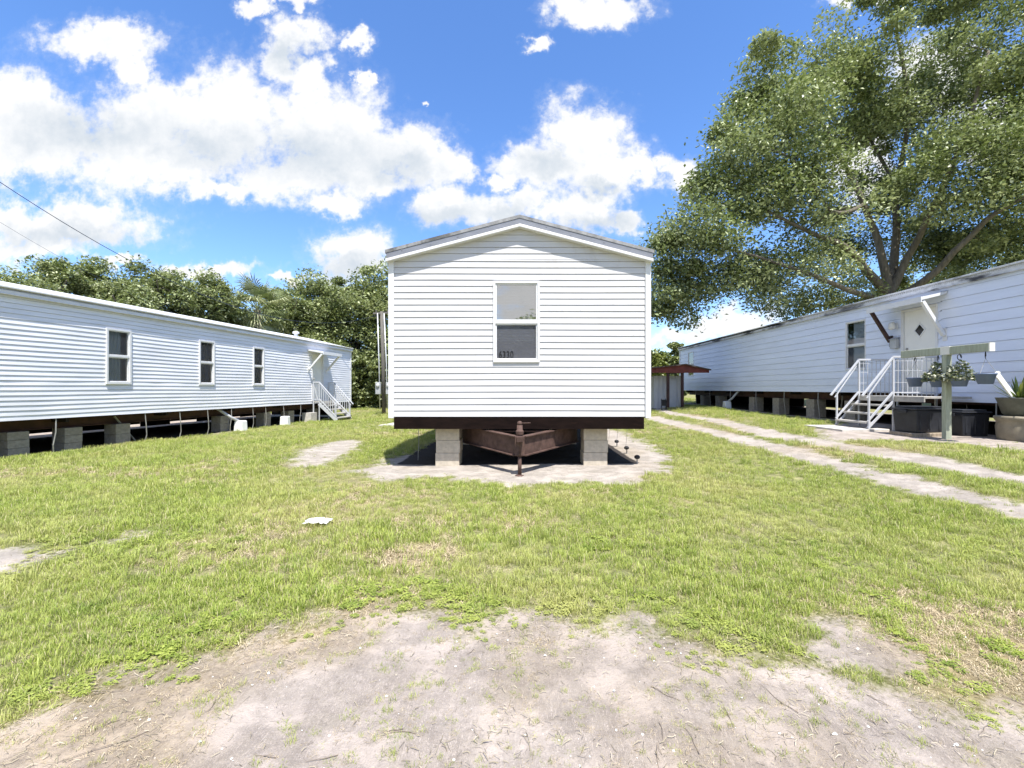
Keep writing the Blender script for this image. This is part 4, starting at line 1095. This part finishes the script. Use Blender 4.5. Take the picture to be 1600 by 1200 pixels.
tote('large black storage tote between the steps and the clothesline post', (8.10, 8.95, z + .072), .12, .64, .50, .52)
tote('smaller black storage tote half hidden behind the clothesline post', (8.98, 8.85, g(8.98, 8.85)), -.1, .50, .42, .52)

def planter():
    X, Y = 9.13, 8.05; z = g(X, Y)
    t = thing('pedestal_pot', 'mottled stone pedestal pot standing on the grass at the right edge', 'pedestal', (X, Y, z))
    mb = MB(); mb.lathe([(.27,-.04),(.29,.04),(.305,.25),(.29,.33),(.31,.36),(.33,.40),(.325,.44),(.2,.445)], (0,0,0), 28); mb.build('body', M['ped'], t, True)
    t2 = thing('bowl_planter', 'dark bowl planter with a spiky plant on top of the stone pedestal', 'planter', (X, Y, z + .446))
    mb = MB(); mb.lathe([(.18,0),(.22,.04),(.27,.22),(.30,.31),(.31,.33),(.28,.33),(.26,.27)], (0,0,0), 28); mb.build('bowl', M['bowl'], t2, True)
    mb = MB(); mb.lathe([(.259,.26),(.15,.285),(.02,.29)], (0,0,0), 20); mb.build('soil_or_shade', M['soil_or_shade'], t2)
    V = []; Fq = []; rn = []; rng = random.Random(3)
    for k in range(40):
        a = rng.random()*6.283; el = rng.uniform(.5, 1.4); l = rng.uniform(.34, .56); w = rng.uniform(.022, .036)
        d = Vector((math.cos(a)*math.cos(el), math.sin(a)*math.cos(el), math.sin(el))); s = Vector((-math.sin(a), math.cos(a), 0)); n = d.cross(s)
        o = Vector((math.cos(a)*.06, math.sin(a)*.04, .28)); q = rng.random()
        for m in range(4):
            t0, t1 = m/4, (m+1)/4
            P = lambda tt, sg: o + d*l*tt + Vector((0,0,-.12*l*tt*tt)) + s*sg*w*(1 - tt)**.6 + n*(.25*w*(1-tt))*abs(sg)
            v0 = len(V); V += [P(t0,-1), P(t0,0), P(t1,0), P(t1,-1), P(t0,0), P(t0,1), P(t1,1), P(t1,0)]
            Fq += [(v0,v0+1,v0+2,v0+3), (v0+4,v0+5,v0+6,v0+7)]; rn += [q, q]
    o = bpy.data.objects.new('spiky_leaves', np_mesh('spiky_leaves', np.array([tuple(p) for p in V]), np.array(Fq), M['aloe'], {'rnd': ('FACE', np.array(rn))})); COL.objects.link(o); o.parent = t2
    mb = MB(); p = Vector((8.66, 7.98, EYE + .24)); q = Vector((9.04, 8.0, z + .446 + .25)); mb.bar(p, q, .03, .09); mb.bar(p, p + Vector((-.02, 0, .0)) + (p - q)*.05, .05, .12)
    o = mb.build('white_stake', M['whiteplastic'], bevel=.004); tag(o, 'flat white stake leaning left out of the bowl planter', 'stake')
planter()

# white utility boxes with pipes beside the homes
def utility(label, loc, rz, pipe, size=(.30,.30,.34)):
    t = thing('utility_box', label, 'utility box', loc, rz, 'white boxes under the edges of the side homes')
    a, b, c = size; mb = MB()
    mb.add([(-a/2,-b/2,-.03),(a/2,-b/2,-.03),(a/2,b/2,-.03),(-a/2,b/2,-.03),(-a*.44,-b*.44,c),(a*.44,-b*.44,c),(a*.44,b*.44,c),(-a*.44,b*.44,c)], [(0,3,2,1),(4,5,6,7),(0,1,5,4),(1,2,6,5),(2,3,7,6),(3,0,4,7)])
    mb.build('body', M['whiteplastic'], t, bevel=.035)
    if pipe:
        mb = MB(); mb.tube([(0,0,c - .05), (pipe[0]*.4, pipe[1]*.4, c + .12), pipe], .045, 12); mb.build('pipe', M['whitepaint'], t, True)
w = lworld(lx(371), -.12); utility('white box with a slanted pipe under the edge of the left home', (*w, g(*w)), LRZ, (-.65, .35, .80))
w = lworld(lx(441), -.12); utility('white box without a pipe under the edge of the left home', (*w, g(*w)), LRZ + .2, None)
w = rworld(rx_(1141), -.15); utility('white box with a slanted pipe under the edge of the right home', (*w, g(*w)), RRZ, (.55, .30, .85))

# white rag on the lawn
def rag():
    X, Y = unproj(497, 820); mb = MB(); n = 9; rng = random.Random(4)
    vs = [(X + (i - 4)*.028 + rng.uniform(-.01,.01), Y + (j - 4)*.02 + rng.uniform(-.01,.01), g(X, Y) + .035 + rng.uniform(0,.035)*(1 - ((i-4)**2 + (j-4)**2)/34)) for j in range(n) for i in range(n)]
    mb.add(vs, [(j*n+i, j*n+i+1, (j+1)*n+i+1, (j+1)*n+i) for j in range(n-1) for i in range(n-1)])
    o = mb.build('crumpled_rag', M['cloth'], None, True); m = o.modifiers.new('thick', 'SOLIDIFY'); m.thickness = .004
    tag(o, 'small crumpled white rag lying in the lawn left of centre', 'rag')
rag()

# ------------------------------------------------------------------ carport and sheds at the back right
def carport():
    Y = 20.0; xc = (1070 - PX)/F*Y; xr = (1108 - PX)/F*Y; z = g(7.5, Y)
    t = thing('carport', 'low carport with a faded red brown gable roof in front of the right home', 'carport', (xc, Y, z))
    o = EYE - z; x0 = -2.35; x1 = xr - xc
    ze, zp = o + .71, o + 1.07
    mb = MB(); low = [(x0, ze), (0, zp - .09), (x1, ze)]; mb.prism([(x0, ze - .0), (x1, ze - .0), (x1, ze + .12), (0, zp), (x0, ze + .12)], 0, .05); mb.build('gable_board', M['carport_red'], t)
    mb = MB(); pr = [(x0 - .08, ze + .105), (0, zp + .0), (x1 + .05, ze + .105)]; tp = [(p[0], p[1] + .05) for p in pr]; mb.prism(pr + tp[::-1], -.12, 5.0); mb.build('roof', M['carport_roof'], t)
    for k in range(7):
        pass
    for x in (x0 + .1, (1045 - PX)/F*Y - xc, (1067.5 - PX)/F*Y - xc):
        for y in (.06, 4.8):
            mb = MB(); mb.box(x - .055, x + .055, y, y + .11, -.08, ze - .004); mb.build('post', M['brownpaint'], t)
    t2 = thing('metal_shed', 'dull white sheet metal shed standing under the carport', 'shed', (xc, Y + .6, z))
    mb = MB(); a, b = (1022 - PX)/F*(Y+.6) - xc, (1066 - PX)/F*(Y+.6) - xc; x = a; n = 0
    vs = []
    m = int((b - a)/.06)
    for i in range(m + 1):
        yy = 0 if (i // 2) % 2 else .022; vs += [(a + (b-a)*i/m, yy, -.03), (a + (b-a)*i/m, yy, ze - .12)]
    mb.add(vs, [(2*i, 2*i+2, 2*i+3, 2*i+1) for i in range(m)]); mb.box(a, b, .03, 2.6, -.03, ze - .14)
    mb.build('body', M['shed'], t2)
    mb = MB(); mb.box(a + .62, a + 1.02, -.03, -.006, .0, ze - .28); mb.build('door', M['whitepaint'], t2, bevel=.006)
    mb = MB(); mb.box(a + .66, a + .69, -.06, -.031, .95, 1.1); d_ = mb.build('latch', M['dark'], t2)
    t3 = thing('folded_chair', 'small dark folded chair leaning by the carport post', 'chair', ((1038 - PX)/F*19.6, 19.6, g(6.5, 19.6)))
    mb = MB()
    for s in (-.1, .1): mb.tube([(s, 0, -.02), (s, .12, .5)], .014, 6); mb.tube([(s, .16, -.02), (s, .02, .42)], .012, 6)
    mb.build('frame', M['dark'], t3)
    mb = MB(); mb.box(-.1, .1, .05, .075, .18, .46); mb.build('seat', M['dark'], t3)
carport()

# ------------------------------------------------------------------ service pole and cables
PPX, PPY = -7.0, 23.0
def pole():
    z = g(PPX, PPY)
    t = thing('service_pole', 'grey service pole with two conduits and meter boxes left of the centre home', 'utility pole', (PPX, PPY, z))
    H = 5.35
    mb = MB(); mb.tube([(0,0,-.2),(-.05,0,H*.5),(-.12,0,H)], [.10,.095,.085], 14); mb.build('post', M['polewood'], t, True)
    for x in (-.19, .19):
        mb = MB(); mb.tube([(x, -.06, .3),(x - .05,-.06,H*.5),(x - .13 - (.0 if x < 0 else .04),-.06,H - .1)], .028, 10); mb.build('conduit', M['conduit'], t, True)
    for x, zz in ((-.24, 1.05), (.30, 1.05)):
        mb = MB(); mb.box(x - .13, x + .13, -.26, -.10, zz, zz + .62); b = mb.build('meter_box', M['box_grey'], t, bevel=.015)
        mb = MB(); mb.lathe([(.09,0),(.09,.05),(.06,.07)], (0,0,0), 16); q = mb.build('meter', M['conduit'], b, True); q.location = (x, -.26, zz + .45); q.rotation_euler = (math.pi/2,0,0)
    mb = MB(); mb.bar((-.55,-.02,H - .1), (.35,-.02,H - .05), .07, .09); mb.tube([(-.4,-.02,H-.08),(-.4,-.02,H+.08)], .03, 8); mb.tube([(.2,-.02,H-.05),(.2,-.02,H+.1)], .03, 8); mb.build('crossarm', M['polewood'], t)
pole()
def cable(label, dz, off, r, smax):
    mb = MB(); pts = []
    for k in range(61):
        s = smax*k/60; pts.append((PPX - .12 - 6*s + off, PPY - 15*s, g(PPX, PPY) + 5.25 + dz*(1 if s == 0 else 1) - 6.42*s + 8.95*s*s))
    mb.tube(pts, r, 6); o = mb.build('overhead_cable', M['cable'], None, True); tag(o, label, 'cable', 'overhead service cables')
cable('dark sagging overhead cable running from the service pole to the upper left, thicker and higher', 0, 0, .0085, 1.45)
cable('thin lower overhead cable hanging below the thick one at the left', -1.0, .1, .003, 1.45)

# ------------------------------------------------------------------ trees
def clump_points(ells, nclump, nleaf, rc, seed, shell=.55, flat=.65):
    """leaf positions gathered in clumps spread through the ellipsoids' outer volume"""
    rng = np.random.default_rng(seed)
    vol = np.array([e[3]*e[4]*e[5] for e in ells])**.75; cnt = np.maximum(1, (vol/vol.sum()*nclump).astype(int))
    cs = []
    for e, c in zip(ells, cnt):
        d = rng.normal(size=(c, 3)); d /= np.linalg.norm(d, axis=1)[:, None]
        r = (shell + (1 - shell)*rng.random(c)**.6)[:, None]
        cs.append(np.array(e[:3]) + d*r*np.array(e[3:6]))
    cs = np.concatenate(cs)
    k = len(cs); per = rng.integers(int(nleaf/k*.5), int(nleaf/k*1.5) + 1, k)
    rad = rc*(.45 + 1.05*rng.random(k))
    own = np.repeat(np.arange(k), per); n = len(own)
    d = rng.normal(size=(n, 3)); d /= np.linalg.norm(d, axis=1)[:, None]
    rr = (.35 + .65*rng.random(n)**.45)[:, None]*(.75 + .4*rng.random(n)[:, None])
    off = d*rr*rad[own][:, None]; off[:, 2] *= flat
    # lumpy, unequal clumps with a slight droop, and loose sprays between them
    far = rng.random(n) < .13
    off[far] *= rng.uniform(1.1, 1.55, far.sum())[:, None]
    off[:, 2] -= .18*np.hypot(off[:, 0], off[:, 1])
    cl = rng.random(k)[own]
    return cs, cs[own] + off, cl
def tree(name, label, loc, limbs, ells, nclump, nleaf, rc, leaf, seed, mat, group=None, twig=True, shell=.55, cat='tree'):
    t = thing(name, label, cat, loc, 0, group)
    cs, C, cl = clump_points(ells, nclump, nleaf, rc, seed, shell)
    V, Fq, A = leaves_np(C, leaf[0], leaf[1], seed, .5, cl**2)
    o = bpy.data.objects.new('crown', np_mesh('crown', V, Fq, mat, A)); COL.objects.link(o); o.parent = t
    mb = MB(); rng = random.Random(seed); nodes = []
    for pts, r0, r1 in limbs:
        P = [Vector(p) for p in pts]; q = []; R = []
        m = 6*(len(P) - 1)
        for i in range(m + 1):                 # Catmull-Rom along the limb
            f = i/m*(len(P) - 1); k = min(int(f), len(P) - 2); u = f - k
            p0, p1, p2, p3 = P[max(k-1, 0)], P[k], P[k+1], P[min(k+2, len(P)-1)]
            x = .5*((2*p1) + (p2 - p0)*u + (2*p0 - 5*p1 + 4*p2 - p3)*u*u + (3*p1 - p0 - 3*p2 + p3)*u**3)
            w = r0*.25*math.sin(i*1.1 + seed) if 0 < i < m else 0
            q.append(x + Vector((w, w*.6, 0))); R.append(r0 + (r1 - r0)*(i/m)**.8)
        mb.tube(q, R, 10); nodes += list(zip(q[len(q)//4:], R[len(R)//4:]))
    if twig:
        base = np.array([tuple(n[0]) for n in nodes])
        order = np.argsort([np.min(np.linalg.norm(base - c, axis=1)) for c in cs])
        for ci in order:
            c = Vector(cs[ci]); b = min(nodes, key=lambda n: (n[0] - c).length + .25*max(0, n[0].z - c.z))
            d = (b[0] - c).length; mid = (b[0] + c)/2 + Vector((rng.uniform(-.1,.1)*d, rng.uniform(-.1,.1)*d, .08*d))
            r = min(b[1]*.6, .012 + .010*d); mb.tube([b[0], mid, c], [r, r*.7, r*.35 + .004], 5); nodes += [(mid, r*.8), (c, r*.45 + .004)]
    tr = mb.build('trunk', M['bark'], t, True)
    return t

def big_oak():
    Y0 = 21.0; bx = (1388 - PX)/F*Y0; z0 = g(bx, Y0)
    def L(px, py, dy=0): p = at(px, py, Y0 + dy); return (p.x - bx, p.y - Y0, p.z - z0)
    def E(px, py, rx, ry, dy=0, ryd=None):
        Y = Y0 + dy; c = L(px, py, dy); s = Y/F; return (*c, rx*s, (ryd or (rx + ry)/2*s*.9), ry*s)
    fork = L(1388, 462)
    limbs = [([(0,0,-.3), (.03,0,2.2), fork], .62, .46),
             ([fork, L(1352,420,-.5), L(1320,385,-1), L(1270,365,-2), L(1200,330,-3)], .30, .06),
             ([fork, L(1378,400,.3), L(1350,320,.5), L(1300,220,0), L(1240,120,0)], .30, .06),
             ([fork, L(1400,380,1), L(1400,290,1.5), L(1420,180,1), L(1400,40,1)], .30, .07),
             ([fork, L(1420,400,0), L(1455,330,-1), L(1500,230,-2), L(1545,80,-2)], .28, .06),
             ([L(1395,470), L(1450,435,-1), L(1500,385,-2), L(1560,330,-3), L(1640,290,-4)], .26, .07),
             ([L(1384,470), L(1330,455,-1), L(1270,430,-2), L(1180,400,-3), L(1100,380,-3)], .20, .04),
             ([L(1384,465), L(1330,470,1), L(1260,480,1.5), L(1200,470,1.5)], .13, .03),
             ([L(1350,320,.5), L(1300,330,-2), L(1240,250,-3), L(1150,220,-3)], .14, .03),
             ([L(1400,290,1.5), L(1350,200,3), L(1300,100,3)], .14, .03)]
    ells = [E(1120,375,95,85,-2), E(1062,420,42,78,-2,1.6), E(1190,260,110,95,-2), E(1140,300,60,60,-1), E(1235,120,70,75,-1), E(1185,190,60,60,0), E(1340,85,85,75,0), E(1330,180,90,70,3),
            E(1395,220,105,80,2), E(1290,300,90,60,-3), E(1480,270,95,70,-2), E(1560,250,90,80,-3), E(1585,60,75,105,-2), E(1690,150,110,160,-2), E(1230,405,95,52,-1), E(1350,350,90,40,2.5),
            E(1500,395,75,55,3), E(1570,400,85,65,0), E(1440,-20,110,45,0), E(1600,-60,110,70,0), E(1480,110,45,70,4), E(1250,470,45,22,1.5), E(1150,445,60,26,-1), E(1700,330,120,100,-1), E(1430,330,60,40,3), E(1045,475,18,30,-2,.8), E(1075,480,14,36,-2,.7), E(1100,440,40,30,-2), E(1320,440,60,40,1), E(1280,465,50,22,0), E(1430,450,50,25,3), E(1195,440,45,30,-2), E(1030,390,22,60,-2,1.2)]
    tree('oak_tree', 'huge spreading broadleaf tree behind the right home', (bx, Y0, z0), [(p, a*.78, b*.8) for p, a, b in limbs], ells, 430, 255000, 1.12, (.165,.09), 5, M['oakleaf'], None, True, .5)
big_oak()

def simple_tree(label, px, ty, Y, wpx, seed, mat='treeleaf', nleaf=20000, group='trees behind the left home', low=.25, leaf=None, name='broadleaf_tree', lobes=7):
    wpx *= 1.3 if group.startswith('trees behind') else 1
    x = (px - PX)/F*Y; z0 = g(x, Y); H = EYE + (PY - ty)/F*Y - z0; R = wpx/F*Y/2
    rng = random.Random(seed)
    limbs = [([(0,0,-.2), (rng.uniform(-.2,.2), rng.uniform(-.2,.2), H*.4), (rng.uniform(-.3,.3), 0, H*.8)], .05 + H*.018, .04)]
    for k in range(5):
        a = k*1.3 + rng.random(); h = H*(.25 + .1*k); limbs.append(([(0,0,h), (math.cos(a)*R*.35, math.sin(a)*R*.35, h + H*.12), (math.cos(a)*R*.7, math.sin(a)*R*.7, h + H*.2)], .03 + H*.006, .02))
    ells = [(0, 0, H*(low + 1)/2, R*.72, R*.72, H*(1 - low)/2*.86)]
    for k in range(lobes):
        a = k*2.4 + rng.random(); h = low + (1 - low)*(k + .5)/lobes; rr = R*(.62 if h < .7 else .38)
        s = R*rng.uniform(.34, .5); ells.append((math.cos(a)*rr, math.sin(a)*rr, min(H*h, H - s*.7), s, s, s*.8))
    ells.append((rng.uniform(-.2,.2)*R, 0, H - R*.28, R*.32, R*.32, R*.28))
    lf = leaf or (.155*Y/22, .085*Y/22)
    return tree(name, label, (x, Y, z0), limbs, ells, 120, nleaf, R*.25, lf, seed, M[mat], group, Y < 26, .5)

TL = [(-70, 424, 16, 130, 'leafy tree just past the left edge behind the left home'), (15, 425, 17, 130, 'leafy tree at the left edge behind the left home'), (88, 405, 18.5, 95, 'tall thin topped tree behind the near part of the left home roof'),
      (140, 403, 20, 90, 'open feathery tree second in from the left behind the left home'), (192, 438, 19.5, 110, 'low rounded tree behind the middle of the left home roof'),
      (248, 414, 22, 130, 'tall dense tree right of the low rounded one behind the left home'), (318, 432, 24, 110, 'dense dark tree just left of the sky gap by the palm'),
      (352, 478, 27, 80, 'low tree in the gap between the dense trees and the palm'), (450, 452, 31, 110, 'shrubby tree just right of the palm'),
      (505, 428, 33, 130, 'tall woodland tree above the left home steps'), (556, 430, 34, 120, 'dense woodland tree between the left home end and the service pole'),
      (612, 414, 35, 130, 'tall woodland tree rising beside the left eave of the centre home')]
for i, (px, ty, Y, wp, lab) in enumerate(TL):
    simple_tree(lab, px, ty, Y, wp, 100 + i, nleaf=20000 if i in (2, 3) else 27000, low=.3 if i < 8 else .06)
for i, (px, ty, Y, wp, lab) in enumerate([(420, 520, 28.5, 90, 'green thicket bush below the palm behind the left home'), (500, 525, 30, 90, 'green thicket bush above the left home steps'), (545, 535, 31, 80, 'green thicket bush at the far corner of the left home'), (578, 545, 32, 70, 'green thicket bush reaching the lawn left of the service pole'), (618, 540, 31, 80, 'green thicket bush behind the service pole')]):
    simple_tree(lab, px, ty, Y, wp, 140 + i, nleaf=12000, low=.0, name='thicket_bush', group='thicket bushes at the end of the lawn')
simple_tree('yellow green tree beyond the carport in the gap right of the centre home', 1030, 548, 46, 50, 160, 'brightleaf', 9000, 'trees beyond the carport', .05)
simple_tree('dark tree beside the far corner of the right home', 1058, 536, 40, 36, 161, 'treeleaf', 9000, 'trees beyond the carport', .05)
for i, (px, ty, Y, wp, lab) in enumerate([(1460, 395, 30, 170, 'dark background tree right of the big trunk'), (1560, 350, 27, 180, 'dark background tree at the right edge above the right home'), (1690, 330, 25, 200, 'dark background tree just past the right edge')]):
    simple_tree(lab, px, ty, Y, wp, 170 + i, nleaf=16000, group='dark trees behind the big tree', low=.1)

def palm():
    Y = 26.5; px = 402; x = (px - PX)/F*Y; z0 = g(x, Y); H = EYE + (PY - 484)/F*Y - z0
    t = thing('palm_tree', 'cabbage palm with drooping fan fronds behind the left home', 'palm tree', (x, Y, z0))
    mb = MB(); mb.tube([(0,0,-.2), (.08,0,H*.5), (0,0,H)], [.2,.17,.19], 12); mb.build('trunk', M['bark'], t, True)
    rng = random.Random(8); V = []; Fq = []; rn = []
    for k in range(58):
        a = rng.random()*6.283; el = rng.uniform(-.9, 1.35); l = rng.uniform(1.0, 1.5)
        d = Vector((math.cos(a)*math.cos(el), math.sin(a)*math.cos(el), math.sin(el))); s = Vector((-math.sin(a), math.cos(a), 0)); up = s.cross(d)*-1
        base = Vector((0,0,H)) + d*l*.9; q = rng.random()*.9
        for j in range(15):
            f = (j - 7)/7*1.5; dd = (d*math.cos(f) + s*math.sin(f)).normalized(); ll = l*(.95 - .25*abs(f)/1.5)
            w = (dd.cross(up)).normalized()*.035
            tip = base + dd*ll + Vector((0,0,-.35*ll*(.6 + rng.random()*.7))); mid = base + dd*ll*.55 + Vector((0,0,-.04))
            v0 = len(V); V += [base - w*.4, base + w*.4, mid + w, mid - w, tip]
            V.append(tip + w*.15); Fq += [(v0, v0+1, v0+2, v0+3), (v0+3, v0+2, v0+5, v0+4)]; rn += [q, min(1, q + .1)]
        v0 = len(V); w = s*.02; V += [Vector((0,0,H)) - w, Vector((0,0,H)) + w, base + w, base - w]; Fq.append((v0,v0+1,v0+2,v0+3)); rn.append(q)
    o = bpy.data.objects.new('fronds', np_mesh('fronds', np.array([tuple(p) for p in V]), np.array(Fq), M['palmleaf'], {'rnd': ('FACE', np.array(rn)), 'clump': ('FACE', np.zeros(len(rn)))})); COL.objects.link(o); o.parent = t
palm()

# a far-off wood that reads as one mass closes the horizon all round
def far_wood():
    rng = np.random.default_rng(31); n = 60000
    a = rng.random(n)*6.283; r = 75 + 18*rng.random(n)
    top = 5.5 + 3.2*(np.sin(a*17) * np.sin(a*7 + 1))**2 + 1.2*np.sin(a*61)
    front = np.abs(np.angle(np.exp(1j*(a - 1.5708)))) < .35
    top = np.where(front, top*.72, top)
    back = sstep(.1, .5, -np.sin(a))
    top = top + back*(7 + 8*np.sin(a*23)*np.sin(a*9 + 2))
    h = top*rng.random(n)**.8
    C = np.stack([r*np.cos(a), r*np.sin(a) + 0, h + .3], 1)
    V, Fq, A = leaves_np(C, 1.15, .75, 3, .5, rng.random(n)**3)
    o = bpy.data.objects.new('far_wood', np_mesh('far_wood', V, Fq, M['treeleaf'], A)); COL.objects.link(o)
    tag(o, 'far-off green wood closing the horizon', 'woodland', kind='stuff')
far_wood()
